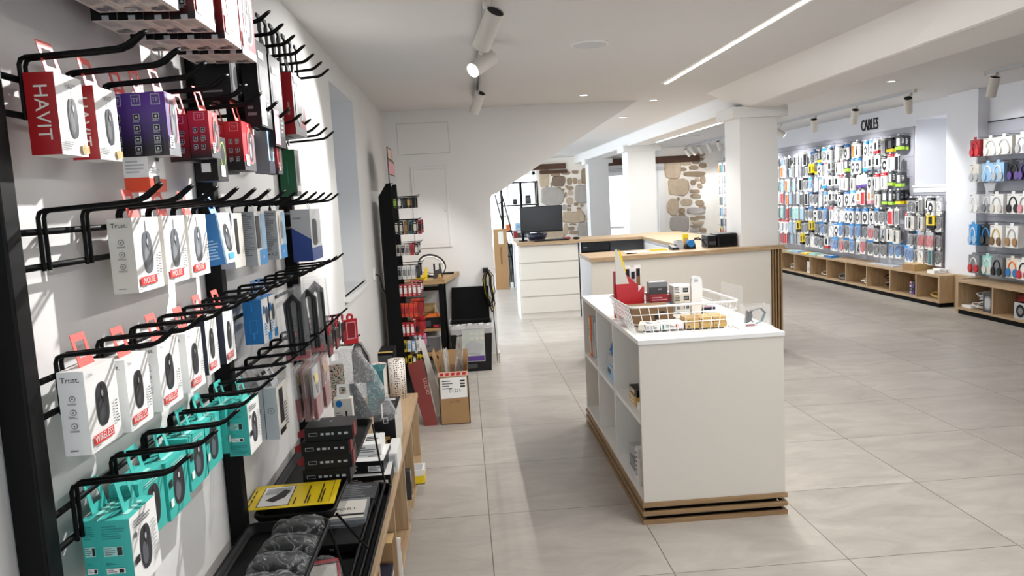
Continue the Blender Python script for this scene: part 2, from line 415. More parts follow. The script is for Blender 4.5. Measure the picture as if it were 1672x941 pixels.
# ------------------------------------------------------------------ the room
XL, YB, ZC, XR, YF, YE, ZR = -0.75, 4.40, 2.455, 6.0, -5.3, 14.7, 2.56
struct('floor', MB().box(-1.0, 7.0, YF - 0.3, YE + 0.3, -0.1, 0, 'floor_tiles'))
b = MB(); b.box(-1.3, 2.5, YF - .2, YE + .3, ZC, ZC + 0.15, 'paint_ceiling'); b.box(2.5, 7.0, YF - .2, YE + .3, ZR, ZR + 0.15, 'paint_ceiling'); struct('ceiling', b)
WY0, WY1, WZ0, WZ1 = 1.47, 2.42, 1.07, 2.30
b = MB()
b.box(XL - .5, XL, YF, WY0, 0, ZC + .05, 'paint'); b.box(XL - .5, XL, WY1, YB + .9, 0, ZC + .05, 'paint')
b.box(XL - .5, XL, WY0, WY1, 0, WZ0, 'paint'); b.box(XL - .5, XL, WY0, WY1, WZ1, ZC + .05, 'paint'); struct('wall_left', b)
b = MB(); b.box(XL - .02, XL + .03, WY0 - .03, WY1 + .03, WZ0 - .028, WZ0, 'paint'); b.box(XL - .42, XL - .02, WY0, WY1, WZ0 - .012, WZ0 + .002, 'paint'); struct('trim_1', b, .003)
w = struct('window_1', MB().box(XL - .42, XL - .41, WY0, WY1, WZ0, WZ1, 'tinted_glass'))
b = MB()
for y0, y1 in ((WY0, WY0 + .05), (WY1 - .05, WY1), ((WY0 + WY1) / 2 - .03, (WY0 + WY1) / 2 + .03)): b.box(XL - .45, XL - .38, y0, y1, WZ0, WZ1, 'white')
for z0, z1 in ((WZ0, WZ0 + .05), (WZ1 - .05, WZ1)): b.box(XL - .45, XL - .38, WY0, WY1, z0, z1, 'white')
b.build('window_frame', w)
# stair enclosure: white wall with a sloping lower edge
b = MB(); b.prism([(XL - .05, YB, 0), (XL - .05, YB, ZC + .02), (1.70, YB, ZC + .02), (1.68, YB, ZC), (0.30, YB, 1.650), (0.245, YB, 1.632), (0.224, YB, 1.60), (0.224, YB, 0)], (0, 0.9, 0), 'paint'); struct('wall_stair', b)
b = MB()
b.prism([(-0.617, YB - .004, 2.335), (-0.62, YB - .004, 2.05), (-0.131, YB - .004, 2.05), (-0.14, YB - .004, 2.335)], (0, .003, 0), 'paint')
for (x0, z0, x1, z1) in ((-.617, 2.335, -.14, 2.335), (-.617, 2.335, -.615, 2.05), (-.615, 2.05, -.131, 2.05), (-.14, 2.335, -.131, 2.05)): b.tube([(x0, YB - .002, z0), (x1, YB - .002, z1)], .0028, 'light_grey', 6)
p = struct('trim_2', b)
d = struct('door_1', MB().box(-.487, -.187, YB - .012, YB, 1.185, 1.905, 'paint'), .003)
b = MB()
for x0, x1, z0, z1 in ((-.512, -.487, 1.16, 1.93), (-.187, -.162, 1.16, 1.93), (-.487, -.187, 1.905, 1.93), (-.487, -.187, 1.16, 1.185)): b.box(x0, x1, YB - .016, YB, z0, z1, 'paint')
b.build('door_frame', d, bevel=.003)
MB().box(-.213, -.193, YB - .024, YB - .012, 1.50, 1.535, 'off_white').build('latch', d, bevel=.003)
b = MB(); b.box(.10, .232, YB - .014, YB, 0, .10, 'off_white'); b.box(XL, .10, YB - .014, YB, 0, .10, 'off_white'); b.box(.224, .238, YB - .014, YB + .9, 0, .10, 'off_white'); struct('baseboard_stair', b, .002)
# front of the shop, behind the camera: glazed to the left, solid to the right
b = MB(); b.box(2.95, 7, YF - .2, YF, 0, ZR, 'paint'); b.box(XL - .5, 2.95, YF - .2, YF, 2.44, ZR, 'paint'); b.box(XL - .5, 2.95, YF - .2, YF, 0, .12, 'paint'); struct('wall_front', b)
w = struct('window_2', MB().box(XL, 2.95, YF - .11, YF - .10, .12, 2.44, 'glass'))
b = MB()
for x in (XL, .35, 1.6, 2.89): b.box(x, x + .06, YF - .13, YF - .08, .12, 2.44, 'white')
for z in (.12, .95, 2.40): b.box(XL, 2.95, YF - .14, YF - .07, z, z + .03, 'white')
b.build('window_frame', w)
# right wall with niche and piers
NY0, NY1, PY0, PY1 = 6.20, 7.00, 5.62, 6.20
b = MB()
b.box(XR, XR + .6, NY1, YE + .2, 0, ZR + .05, 'paint_right'); b.box(XR, XR + .6, NY0, NY1, 0, 1.45, 'paint_right'); b.box(XR, XR + .6, NY0, NY1, 2.345, ZR + .05, 'paint_right')
b.box(XR + .60, XR + .66, NY0, NY1, 0, ZR, 'paint_right'); b.box(XR + .03, XR + .6, YF, NY0, 0, ZR + .05, 'paint_right'); struct('wall_right', b)
struct('pier', MB().box(5.90, XR + .04, PY0, PY1, 0, ZR, 'paint_right'), .004)
b = MB(); b.box(XR - .035, XR + .6, NY0 + .01, NY1, 1.385, 1.475, 'paint_right'); b.box(XR - .05, XR + .6, NY0 + .01, NY1, 1.455, 1.478, 'white'); struct('trim_3', b, .004)
# far end wall: stone with a window, a glazed door and the timber lintel
X1a, X1b, X2a, X2b = 1.68, 2.98, 4.62, 5.62
b = MB(); b.box(X1a, X1b + .1, YE, YE + .3, 0, ZC + .1, 'mortar'); b.box(X2a, 7.0, YE, YE + .3, 0, ZR + .1, 'mortar')
b.box(-1.2, X1a, YE, YE + .3, 0, .45, 'paint'); b.box(-1.2, X1a, YE, YE + .3, 2.18, ZC + .1, 'paint'); b.box(-1.2, .30, YE, YE + .3, .45, 2.18, 'paint')
b.box(X1b + .1, X2a, YE, YE + .3, 2.20, ZR + .1, 'paint')
def wp(px, py, Y=YE - .004):                       # photograph pixel on the end wall
    d = rt2 * ((px - 836) / 1259.73) - up2 * ((py - 470.5) / 1259.73) + fw
    c = Vector((-0.0408, -3.02025, 1.591425)); return c + d * ((Y - c.y) / d.y)
def blob(b, px, py, w, h, m, sq=3.0):
    pts = []; n = 14
    for i in range(n):
        a = 2 * PI * i / n; c, s_ = math.cos(a), math.sin(a); j = random.uniform(.90, 1.06)
        pts.append((px + math.copysign(abs(c) ** (2 / sq), c) * w / 2 * j, py + math.copysign(abs(s_) ** (2 / sq), s_) * h / 2 * j))
    K = 1.14 if w > 14 else 1.22; w *= K; h *= K; pts = [(px + (q[0] - px) * K, py + (q[1] - py) * K) for q in pts]; P = [wp(*q) for q in pts]; D = random.uniform(.015, .035)
    inner = [wp(px + (q[0] - px) * .86, py + (q[1] - py) * .86) + Vector((0, -D, 0)) for q in pts]
    P = [q + Vector((0, .02, 0)) for q in P]; k = len(P)
    b.add(P + inner, [(i, (i + 1) % k, k + (i + 1) % k, k + i) for i in range(k)], m, True); b.add(inner, [tuple(range(k))], m)
s1 = 'T545,225,85,170 B645,185,90,50 B740,180,80,35 B825,172,55,28 D675,255,110,90 B775,255,45,60 B825,250,35,50 T868,262,30,40 B917,210,70,140 B612,285,20,40 G620,395,205,155 B680,320,35,22 B720,330,18,20 B750,303,26,18 B778,318,55,30 B740,375,18,40 T783,362,40,40 T775,430,60,55 G895,370,140,155 G725,490,35,45 B773,478,35,18 B770,512,35,22 B835,463,38,30 B885,472,28,25 B858,502,38,22 T868,533,50,28 B905,568,26,22 B940,600,18,25 G950,520,36,150 T810,580,210,95 B805,645,55,14 B793,682,52,28 B815,720,75,32 G905,690,120,130 T740,690,40,90 T640,735,190,60 G560,560,110,150 T560,690,110,100'
s2 = 'T545,300,100,110 T580,415,130,105 T545,540,75,110 G585,645,120,100 T625,262,65,28 B690,255,45,18 T575,245,50,14 B720,235,40,16 B735,275,40,30 B612,300,35,22 B675,290,60,26 B680,330,140,35 B672,385,30,30 T700,365,25,22 B735,365,30,45 B715,405,28,26 B690,440,50,20 B660,440,20,20 B688,470,65,25 T630,512,70,45 B715,515,50,35 B578,490,14,20 B730,545,40,22 G690,565,110,42 B600,565,40,30 B600,590,40,14 B720,605,60,16 B680,615,50,20 T700,640,80,20 B690,665,70,16 G680,690,60,22 B735,690,40,26 T720,205,60,24'
CM = {'T': 'stone_tan', 'B': 'stone_brown', 'D': 'stone_dark', 'G': 'stone_grey'}
for src, sc, ox, oy in ((s1, 5.537, 790, 250), (s2, 3.92, 960, 200)):
    for e in src.split():
        x, y, w_, h_ = map(float, e[1:].split(',')); blob(b, ox + x / sc, oy + y / sc, w_ / sc, h_ / sc, CM[e[0]], 4.0 if w_ * h_ > 9000 else 2.6)
struct('wall_back', b)
b = MB(); b.box(1.2, 2.35, YE - .10, YE, 2.20, 2.32, 'timber'); b.box(1.75, 2.38, YE - .07, YE, 2.10, 2.18, 'timber'); b.box(2.9, 5.45, YE - .10, YE, 2.21, 2.36, 'timber'); struct('beam_timber', b, .01)
w = struct('window_3', MB().box(.30, X1a - .02, YE + .12, YE + .13, .45, 2.18, 'glass'))
b = MB()
for x in (.30, .98, X1a - .09): b.box(x, x + .06, YE + .08, YE + .16, .45, 2.18, 'white')
for z in (.45, 2.10): b.box(.30, X1a, YE + .08, YE + .16, z, z + .07, 'white')
b.build('window_frame', w)
d = struct('door_2', MB().box(X1b + .1, X2a, YE + .12, YE + .13, .05, 2.08, 'glass'))
b = MB()
for x in (X1b + .1, 3.78, X2a - .22): b.box(x, x + .09, YE + .06, YE + .18, 0, 2.20, 'white')
for z, h_ in ((0, .12), (.76, .05), (1.98, .22)): b.box(X1b + .1, X2a, YE + .07, YE + .17, z, z + h_, 'white')
b.box(X2a - .13, X2a, YE - .02, YE + .25, 0, 2.2, 'paint'); b.build('door_frame', d)
MB().tube([(3.75, YE - .02, 1.0), (3.70, YE - .06, 1.0), (3.70, YE - .06, 1.22), (3.75, YE - .02, 1.22)], .012, 'black_metal').build('door_handle', d)
b = MB(); b.box(X1b + .1, X2a, YE - .06, YE, 2.06, 2.13, 'light_grey'); b.box(X1b + .1, X1b + .2, YE - .08, YE, 2.02, 2.07, 'black_plastic'); struct('trim_4', b)
struct('wall_courtyard', MB().box(-3, 9, YE + 4.0, YE + 4.2, 0, 1.55, 'white'))
struct('courtyard_ground', MB().box(-6, 12, YE + .3, YE + 9, -.12, -.02, 'off_white'))
struct('street_ground', MB().box(-8, 14, YF - 9, YF - .2, -.12, -.02, 'light_grey'))
# beam along the row of columns
def beam_x(y): return 2.473 + 0.034 * min(max(y - .3, 0), 3.8)
b = MB()
prof = lambda y: [(2.26, y, ZC + .02), (2.26, y, ZC), (beam_x(y) - .02, y, 2.305), (beam_x(y), y, 2.30), (2.90, y, 2.30), (2.90, y, ZR + .02)]
for y0, y1 in ((YF, .3), (.3, 1.3), (1.3, 2.3), (2.3, 3.3), (3.3, 4.12), (4.12, YE)):
    A, B2 = prof(y0), prof(y1)
    if y0 > 4:
        A = [(2.52, y0, ZC + .02), (2.54, y0, ZC), (2.56, y0, 2.31), (2.565, y0, 2.30), (2.90, y0, 2.30), (2.90, y0, ZR + .02)]; B2 = [(x, YE, z) for x, y, z in A]
    k = len(A); b.add(A + B2, [(i, (i + 1) % k, k + (i + 1) % k, k + i) for i in range(k)], 'paint'); b.add(A, [tuple(range(k))], 'paint') if y0 > 4 else None
struct('beam', b)
for i, (x0, x1, y0, y1) in enumerate(((2.525, 2.885, 4.02, 4.42), (2.56, 3.00, 9.0, 9.42), (2.60, 3.02, 13.0, 13.4))):
    b = MB(); b.box(x0, x1, y0, y1, 0, 2.31, 'paint'); b.box(x0 - .07, x1 + .085, y0 - .03, y1 + .03, 2.21, 2.31, 'paint')
    struct('column_' + str(i + 1), b, .004)

# ------------------------------------------------------------------ ceiling fixtures
def area(name, loc, sx, sy, e, c=(1, .99, .97), rot=(0, 0, 0), spread=PI):
    l = bpy.data.lights.new(name, 'AREA'); l.shape = 'RECTANGLE'; l.size = sx; l.size_y = sy; l.energy = e; l.color = c; l.spread = spread
    o = bpy.data.objects.new(name, l); COL.objects.link(o); o.location = loc; o.rotation_euler = rot; return o
def spot(name, loc, aim, e, ang=50, c=(1, .985, .97), blend=.6, r=.03):
    l = bpy.data.lights.new(name, 'SPOT'); l.energy = e; l.spot_size = math.radians(ang); l.spot_blend = blend; l.color = c; l.shadow_soft_size = r
    o = bpy.data.objects.new(name, l); COL.objects.link(o); o.location = loc
    o.rotation_euler = (Vector(aim) - Vector(loc)).to_track_quat('-Z', 'Y').to_euler(); return o
def led_strip(x0, y0, x1, y1, z, label):
    t = thing('light_strip', ((x0 + x1) / 2, (y0 + y1) / 2, z), label, 'ceiling light', 'recessed light strips'); dx = .012
    b = MB(); b.box(min(x0, x1) - dx - .004, max(x0, x1) + dx + .004, min(y0, y1), max(y0, y1), z - .003, z, 'white'); b.build('mounting_frame', t)
    b = MB(); b.prism([(x0 - dx, y0, z - .006), (x0 + dx, y0, z - .006), (x1 + dx, y1, z - .006), (x1 - dx, y1, z - .006)], (0, 0, .003), 'led'); b.build('diffuser', t)
    area('strip_lamp', ((x0 + x1) / 2, (y0 + y1) / 2, z - .012), .03, abs(y1 - y0), 15 * abs(y1 - y0), (1, .985, .965))
led_strip(1.63, -1.4, 1.665, 3.32, ZC, 'long glowing strip light recessed in the ceiling above the shop floor')
led_strip(2.86, 5.45, 2.86, 8.35, 2.30, 'shorter glowing strip light under the beam between two columns')
t = thing('ceiling_speaker', (.748, 1.541, ZC), 'round flat grey speaker grille set flush in the white ceiling', 'ceiling speaker')
MB().lathe([(.11, 0), (.11, -.006), (.104, -.008), (.10, -.008)], (.748, 1.541, ZC), 'white', 32).build('rim', t)
MB().lathe([(.101, -.007), (0, -.007)], (.748, 1.541, ZC), 'sp_grille', 32).build('grille', t)
for (x, y, z, lb) in ((1.071, 3.823, ZC, 'small round downlight in the ceiling just before the stair wall'), (1.84, 4.423, ZC, 'small round downlight in the ceiling beyond the sloping stair edge'),
                      (1.873, 5.974, ZC, 'small round downlight in the ceiling deep behind the stair wall'), (4.324, 4.649, ZR, 'small round downlight in the ceiling right of the beam')):
    t = thing('downlight', (x, y, z), lb, 'downlight', 'recessed downlights')
    MB().lathe([(.050, 0), (.050, -.005), (.036, -.006), (.034, -.002)], (x, y, z), 'white', 24).build('rim', t); MB().lathe([(.035, -.003), (0, -.003)], (x, y, z), 'lens_on', 24).build('lens', t)
    spot('downlight_lamp', (x, y, z - .02), (x, y, 0), 40, 110, r=.04)
t = thing('ceiling_vent', (4.1, 11.2, ZR), 'thin dark slot vent in the far ceiling right of the beam', 'vent')
MB().box(3.75, 4.45, 11.17, 11.23, ZR - .004, ZR, 'white').build('frame', t); MB().box(3.8, 4.4, 11.19, 11.21, ZR - .006, ZR - .004, 'dark_grey').build('slot', t)
def track(x, y0, y1, z, label, m='steel'):
    t = thing('light_track', (x, (y0 + y1) / 2, z), label, 'light track', 'ceiling light tracks')
    b = MB(); b.box(x - .018, x - .008, y0, y1, z - .035, z, m); b.box(x + .008, x + .018, y0, y1, z - .035, z, m); b.box(x - .008, x + .008, y0, y1, z - .012, z, m); b.build('rail', t)
    for y in (y0, y1): MB().box(x - .02, x + .02, y - .01, y + .01, z - .037, z, 'spot_body').build('end_cap', t)
def track_head(x, y, z, dr, label, L=.17, R=.040, lamp=0, ang=62, soft=.03, blend=.6, lens='lens_soft', drop=.075):
    dr = Vector(dr).normalized(); c = Vector((x, y, z - .035 - drop)); t = thing('track_spotlight', (x, y, z - .035), label, 'spotlight', 'track spotlights')
    MB().box(x - .017, x + .017, y - .06, y + .06, z - .063, z - .035, 'spot_body').build('adapter', t, bevel=.003)
    MB().tube([(x, y, z - .06), c + Vector((0, 0, .01)), c], .008, 'spot_body').build('stem', t)
    a, e = c - dr * L / 2, c + dr * L / 2
    b = MB(); b.rev(a, dr, [(.012, R * .90), (0, R * .92), (0, R), (L, R), (L, R * .92), (L - .012, R * .86)], 'spot_body'); bd = b.build('housing', t)
    MB().cyl(a + dr * .004, a + dr * .012, R * .91, 'spot_inside', 24).build('back_cap', bd)
    b = MB(); b.cyl(e - dr * .016, e - dr * .010, R * .86, lens, 24); b.build('lens', bd)
    if lamp: spot('track_lamp', e + dr * .01, e + dr * 2, lamp, ang, r=soft, blend=blend)
track_head(.105, -.45, ZC, (-.49, -.67, -.56), 'added white cylinder spotlight out of view on the ceiling track, lighting the mouse boxes', .18, .042, lamp=140, ang=66, soft=.016, blend=1.0, lens='lens_on', drop=.09)  # extra track head out of view, added to throw streaks on the display wall
track(.115, -.9, 3.55, ZC, 'grey track with three spotlights on the ceiling near the display wall')
track_head(.108, .30, ZC, (-.36, .62, -.69), 'white cylinder spotlight, largest and nearest of three on the ceiling track', .175, .039, lamp=40, drop=.125)
track_head(.112, 1.32, ZC, (-.64, -.60, -.48), 'white cylinder spotlight with its lit lens facing the left wall', .175, .042, lamp=58, ang=80, soft=.02, lens='lens_on', drop=.09)
track_head(.118, 3.05, ZC, (-.33, .52, -.79), 'white cylinder spotlight hanging last on the track before the stair wall', .17, .040, lamp=45, drop=.085)
XT = 5.03
track(XT, 5.42, 14.3, ZR, 'long grey ceiling track above the wall of cables', 'light_grey')
track(XT, 1.5, 4.27, ZR, 'short grey ceiling track above the headphone display', 'light_grey')
for i, (y, dr, lb) in enumerate(((5.55, (.33, .52, -.79), 'nearest white spotlight on the long track, above the wall niche'), (6.75, (.12, .50, -.86), 'white spotlight hanging right in front of the black wall lettering'),
                                 (7.9, (.22, .45, -.86), 'white spotlight on the long track just left of the black wall lettering'), (9.1, (.75, -.45, -.6), 'white spotlight on the long track tilted away towards the wall'),
                                 (10.35, (.40, .35, -.85), 'white spotlight beside the big column, half hidden by it'), (12.0, (.4, .2, -.9), 'far white spotlight just left of the big column'), (12.6, (.4, -.1, -.9), 'far white spotlight, second left of the big column'),
                                 (13.2, (.5, .1, -.85), 'far white spotlight in front of the stone wall corner'), (13.7, (.6, -.1, -.8), 'far white spotlight over the timber beam end'), (14.15, (.6, .1, -.8), 'farthest white spotlight of the track by the stone wall'),
                                 (4.15, (.02, .35, -.94), 'white spotlight alone at the end of the short track'))):
    track_head(XT, y, ZR, dr, lb, .185, .045, lamp=0, drop=.125)
for y in (5.0, 6.6, 7.9, 9.1, 10.3, 11.6, 13.0, 14.0):
    spot('wall_wash_lamp', (XT + .06, y, ZR - .26), (XR, y + .1, 1.35), 70 if y > 5.5 else 24, 95, c=(.95, .98, 1))
for (x, y, aim) in ((4.9, 13.5, (5.1, YE, 1.3)), (4.2, 13.2, (4.9, YE, 1.5)), (2.2, 12.9, (2.3, YE, 1.3))):
    spot('far_wall_fill', (x, y, 2.38), aim, 26, 80, c=(1, .98, .95))  # added fill spots that brighten the stone end wall; no fixture hangs here
# wall lettering
t = tag(MB().text('CABLES', (XR - .012, 8.17, 2.385), (0, -1, 0), (0, 0, 1), .235, 'black_card', fit=.47).build('wall_lettering'), 'black letters reading CABLES on the white wall above the products', 'sign')
sol = t.modifiers.new('solid', 'SOLIDIFY'); sol.thickness = .012; sol.offset = -1

# ------------------------------------------------------------------ display rack on the left wall
PX = XL + .024                                     # post centre
rk = thing('display_rack', (PX, -.85, 0), 'black metal wall rack with three posts, rails and rows of double prong hooks', 'display rack')
for y in (-1.835, -.87, .075):
    MB().box(PX - .022, PX + .022, y - .022, y + .022, 0, 2.17, 'black_metal').build('post', rk, bevel=.004)
ROWS = {'A': 2.045, 'B': 1.812, 'C': 1.577, 'D': 1.345, 'E': 1.130}
HX = -.712                                         # rail line
BAY1 = [-1.752, -1.61, -1.472, -1.332, -1.192, -1.057]
BAY2 = [-.89 + .15 * k for k in range(7)]
for row, z in ROWS.items():
    for y0, y1 in ((-1.82, -.89), (-.85, .06)):
        b = MB(); z = ROWS[row] + (.080 if row == 'A' and y0 < -1 else 0)
        b.tube([(PX, y0, z), (HX, y0 + .004, z), (HX, y1 - .004, z), (PX, y1, z)], .0055, 'black_metal', 8)
        b.tube([(PX, y0, z - .055), (HX, y0 + .004, z - .055), (HX, y1 - .004, z - .055), (PX, y1, z - .055)], .0055, 'black_metal', 8)
        b.build('rail', rk)
hb = MB()
def arc(y): return [(.0, y, -.062), (.0, y, .022), (.003, y, .030), (.010, y, .033), (.11, y, .038), (.149, y, .041), (.163, y * .9, .046), (.184, y * .6, .062)]
hb.tube(arc(.0085) + [(.190, 0, .066)] + arc(-.0085)[::-1], .0037, 'black_metal', 8)
hook_me = hb.mesh('hook', (0, 0, 0))
hs = MB(); cut = lambda y: [(.0, y, .004)] + arc(y)[1:]
hs.tube(cut(.0085) + [(.190, 0, .066)] + cut(-.0085)[::-1], .0034, 'black_metal', 8); hook_short = hs.mesh('hook')
def rack_hook(y, z, short=False):
    o = bpy.data.objects.new('hook', hook_short if short else hook_me); COL.objects.link(o); o.parent = rk; o.location = Vector((HX + .006, y, z)) - Vector((PX, -.85, 0))
for row, z in ROWS.items():
    for y in BAY1: rack_hook(y, z + (.080 if row == 'A' else 0))
    for y in BAY2: rack_hook(y, z, True)

# cartons that hang on the hooks; x is the front face, y the hook, z the top edge
TABR = tab_mesh('hang_tab', 'red_tab', .034, .045); TABT = tab_mesh('hang_tab', 'teal', .05, .045); TABW = tab_mesh('hang_tab', 'white', .03, .035); TABB = tab_mesh('hang_tab', 'blue', .03, .035); TABK = tab_mesh('hang_tab', 'black_card', .03, .035)
G_B, G_C, G_D, G_E, G_A = 'boxes on the upper hook row', 'boxes on the middle hook row', 'white mouse boxes on the fourth hook row', 'teal mouse boxes on the lowest hook row', 'boxes on the topmost hook row'
def c_havit(seed):
    c = Carton(.046, .085, .125, 'white', L='red_deep', T='red_dark', B='red_deep')
    c.on('L').tx('HAVIT', .5, .52, .030, 'off_white', vert=True)
    c.on('F').tx('HAVIT', .55, .86, .0125, 'text_grey').rect(.5, .74, .52, .80, 'print_mouse'); c.mouse(.53 + .03 * seed, .47, .17, .255, 'print_mouse', 'dark_grey' if seed else 'print_mouse_grey')
    c.lines(.06, .06, .42, .17, 4, 'text_grey', seed).ell(.80, .09, .10, .065, 'gold').rect(.90, .04, .98, .14, 'gold').tx('2', .80, .09, .008, 'white'); return c.mesh('mouse_box')
for i, (x, y, lb) in enumerate(((-.652, -1.728, 'red and white wired mouse box, nearest on the second hook row'), (-.658, -1.588, 'red and white wired mouse box with black mouse, behind the nearest one'))):
    inst('mouse_box', c_havit(i), (x, y, 1.820), lb, 'box', G_B, parts=(('hang_tab', TABR),))
def c_purple(k):
    c = Carton(.037, .062, .122, 'grad_purple', F='pink', R='grad_purple', D='light_grey'); c.on('L').frame(.30, .80, .78, .97, .0015, 'light_grey', 'purple').tx('TF', .54, .88, .012, 'light_grey')
    c.icons([(.5, .62), (.5, .44), (.5, .27), (.5, .11)], .006, 'light_grey', 'black_card')
    c.on('F').rect(0, 0, 1, .22, 'mid_grey').rect(0, .22, .25, 1, 'purple').mouse(.58, .55, .24, .34, 'print_mouse_grey', 'mid_grey').rect(.05, .12, .42, .32, 'white').lines(.1, .14, .36, .30, 4, 'text_dark'); return c.mesh('mouse_box')
pm = c_purple(0)
for i, nm in enumerate(('front', 'middle', 'rear')):
    inst('mouse_box', pm, (-.606 - .0385 * i, -1.421 + .004 * i, 1.832), 'purple and black gaming mouse box, %s of the three on one hook' % nm, 'box', G_B, parts=(('hang_tab', TABR),))
c = Carton(.048, .085, .100, 'white', D='orange_red'); c.on('L').rect(0, 0, 1, .28, 'orange_red').lines(.1, .35, .9, .62, 4, 'light_grey')
c.on('F').rect(0, 0, 1, .26, 'orange_red').mouse(.55, .82, .16, .22).rect(.25, .10, .55, .32, 'black_card').lines(.1, .36, .6, .5, 3, 'text_grey')
inst('mouse_box', c.mesh('mouse_box'), (-.655, -1.395, 1.742), 'white mouse box with orange base half hidden under the purple boxes', 'box', G_B)
def c_red(w, h, t=.043, m='grad_red', front='red'):
    c = Carton(t, w, h, m, F=front, D='dark_grey'); c.on('L').frame(.30, .80, .80, .97, .0015, 'pink', 'red').tx('TF', .55, .88, .011, 'pink')
    c.icons([(.32, .60), (.70, .60), (.32, .42), (.70, .42), (.32, .24), (.70, .24)], .0045, 'light_grey', 'black_card')
    c.on('F').rect(0, 0, 1, .18, 'dark_grey').rect(.35, .18, 1, .75, 'print_mouse_grey').ell(.62, .52, .25, .38, 'red_tab', p=3).mouse(.62, .50, .20, .32, 'print_mouse', 'mid_grey').rect(.10, .10, .36, .32, 'white').lines(.14, .12, .32, .30, 4, 'text_dark', 2).tx('TF', .4, .92, .008, 'white'); return c.mesh('mouse_box')
rm = c_red(.062, .100)
inst('mouse_box', rm, (-.573, -1.268, 1.812), 'small red and black gaming mouse box right of the purple ones, front one', 'box', G_B, parts=(('hang_tab', TABR),))
inst('mouse_box', rm, (-.618, -1.266, 1.806), 'small red and black gaming mouse box, behind the one right of the purple boxes', 'box', G_B, parts=(('hang_tab', TABR),))
c = Carton(.05, .075, .10, 'black_card', F='black_card'); c.on('F').ell(.6, .6, .25, .3, 'lime').ell(.6, .6, .2, .26, 'black_plastic').rect(.3, .1, .7, .35, 'white'); c.on('L').rect(.3, .2, .7, .4, 'white')
inst('mouse_box', c.mesh('mouse_box'), (-.585, -1.19, 1.765), 'black mouse box with a lime outline hanging below the small red boxes', 'box', G_B)
rm = c_red(.105, .120)
inst('mouse_box', rm, (-.573, -.995, 1.815), 'wide red mouse box with grey mouse, front one right of the second post', 'box', G_B, parts=(('hang_tab', TABR),))
inst('mouse_box', rm, (-.618, -.99, 1.810), 'wide red mouse box, rear one right of the second post', 'box', G_B, parts=(('hang_tab', TABR),))
c = Carton(.04, .06, .115, 'light_grey', F='blue_light', L='mid_grey'); c.on('F').rect(0, 0, 1, .3, 'navy').mouse(.5, .6, .28, .3, 'print_mouse'); c.on('D').rect(.2, .2, .8, .8, 'red')
inst('mouse_box', c.mesh('mouse_box'), (-.565, -.80, 1.81), 'small grey and blue accessory box between two red boxes', 'box', G_B, parts=(('hang_tab', TABW),))
inst('mouse_box', c_red(.055, .10, .035), (-.561, -.722, 1.795), 'narrow red mouse box left of the green box', 'box', G_B, parts=(('hang_tab', TABK),))
c = Carton(.052, .065, .150, 'green', F='mid_grey', R='green'); c.on('F').ell(.5, .6, .3, .3, 'dark_grey').rect(.1, .1, .9, .22, 'white'); c.on('L').rect(.48, .25, .52, .75, 'teal_dark')
inst('accessory_box', c.mesh('accessory_box'), (-.575, -.415, 1.785), 'tall dark green accessory box at the far post', 'box', G_B, parts=(('hang_tab', TABK),))

# topmost row: stacked black cartons seen from below, more cartons and clips
def c_dark(t, w, h, fr, seed, red=False):
    c = Carton(t, w, h, 'grad_red_big' if red else 'black_card', F=fr, D='off_white', B='black_card', R='black_card')
    c.on('D').lines(.08, .15, .55, .85, 7, 'light_grey', seed).ell(.8, .35, .10, .22, 'print_mouse_grey').rect(.6, .55, .92, .8, 'print_silver').lines(.62, .57, .9, .78, 4, 'text_dark', seed)
    c.on('L').rect(.42, .0, .70, .05, 'light_grey')
    if red: c.icons([(.55, .72), (.55, .54), (.55, .36), (.55, .18)], .0065, 'light_grey', 'black_card')
    c.on('F').rect(0, 0, 1, .10, 'light_grey').ell(.55, .52, .30, .36, 'mid_grey', p=2.6).mouse(.55, .5, .24, .30, 'print_mouse', 'dark_grey').rect(.05, .08, .36, .30, 'white').lines(.09, .10, .32, .28, 5, 'text_dark', 3).tx('T', .3, .93, .016, 'white'); return c.mesh('carton')
stackdat = [  # hook index, number of cartons, front x, bottom z
    (-1.700, 3, -.528, 1.975, 'white', 'nearest'), (-1.575, 3, -.540, 1.965, 'white', 'second'), (-1.43, 4, -.520, 1.957, 'red_tab', 'third'), (-1.285, 4, -.510, 1.950, 'red_tab', 'fourth'), (-1.15, 3, -.512, 1.945, 'red', 'fifth')]
for si, (y, n, xf, zb, fr, nm) in enumerate(stackdat):
    red = si >= 2
    me_f = c_dark(.046, .118, .168, fr, si, red); me_b = c_dark(.046, .118, .168, 'black_card', si + 9, False)
    for k in range(n):
        inst('carton', me_f if k < (2 if si == 2 else 1) else me_b, (xf - .048 * k, y, zb + .168 + .001 * k), '%s carton from the front on the %s hook of the topmost row' % (('first', 'second', 'third', 'fourth')[k], nm), 'box', G_A, parts=(('hang_tab', TABK),))
TABK2 = tab_mesh('hang_tab', 'black_card', .03, .03)
def c_black(t, w, h, fr='black_card', win=None):
    c = Carton(t, w, h, 'black_card', F=fr, D='black_matt'); c.on('F').rect(.12, .12, .88, .72, 'dark_grey').ell(.5, .42, .28, .22, 'black_plastic').rect(.15, .8, .6, .88, 'light_grey').lines(.6, .15, .85, .35, 4, 'light_grey')
    if win: c.rect(0, .02, .45, .4, win)
    c.on('L').frame(.2, .72, .6, .9, .0015, 'light_grey', 'black_card').lines(.2, .1, .8, .25, 2, 'text_grey'); c.on('D').lines(.2, .3, .7, .5, 2, 'light_grey'); return c.mesh('accessory_box')
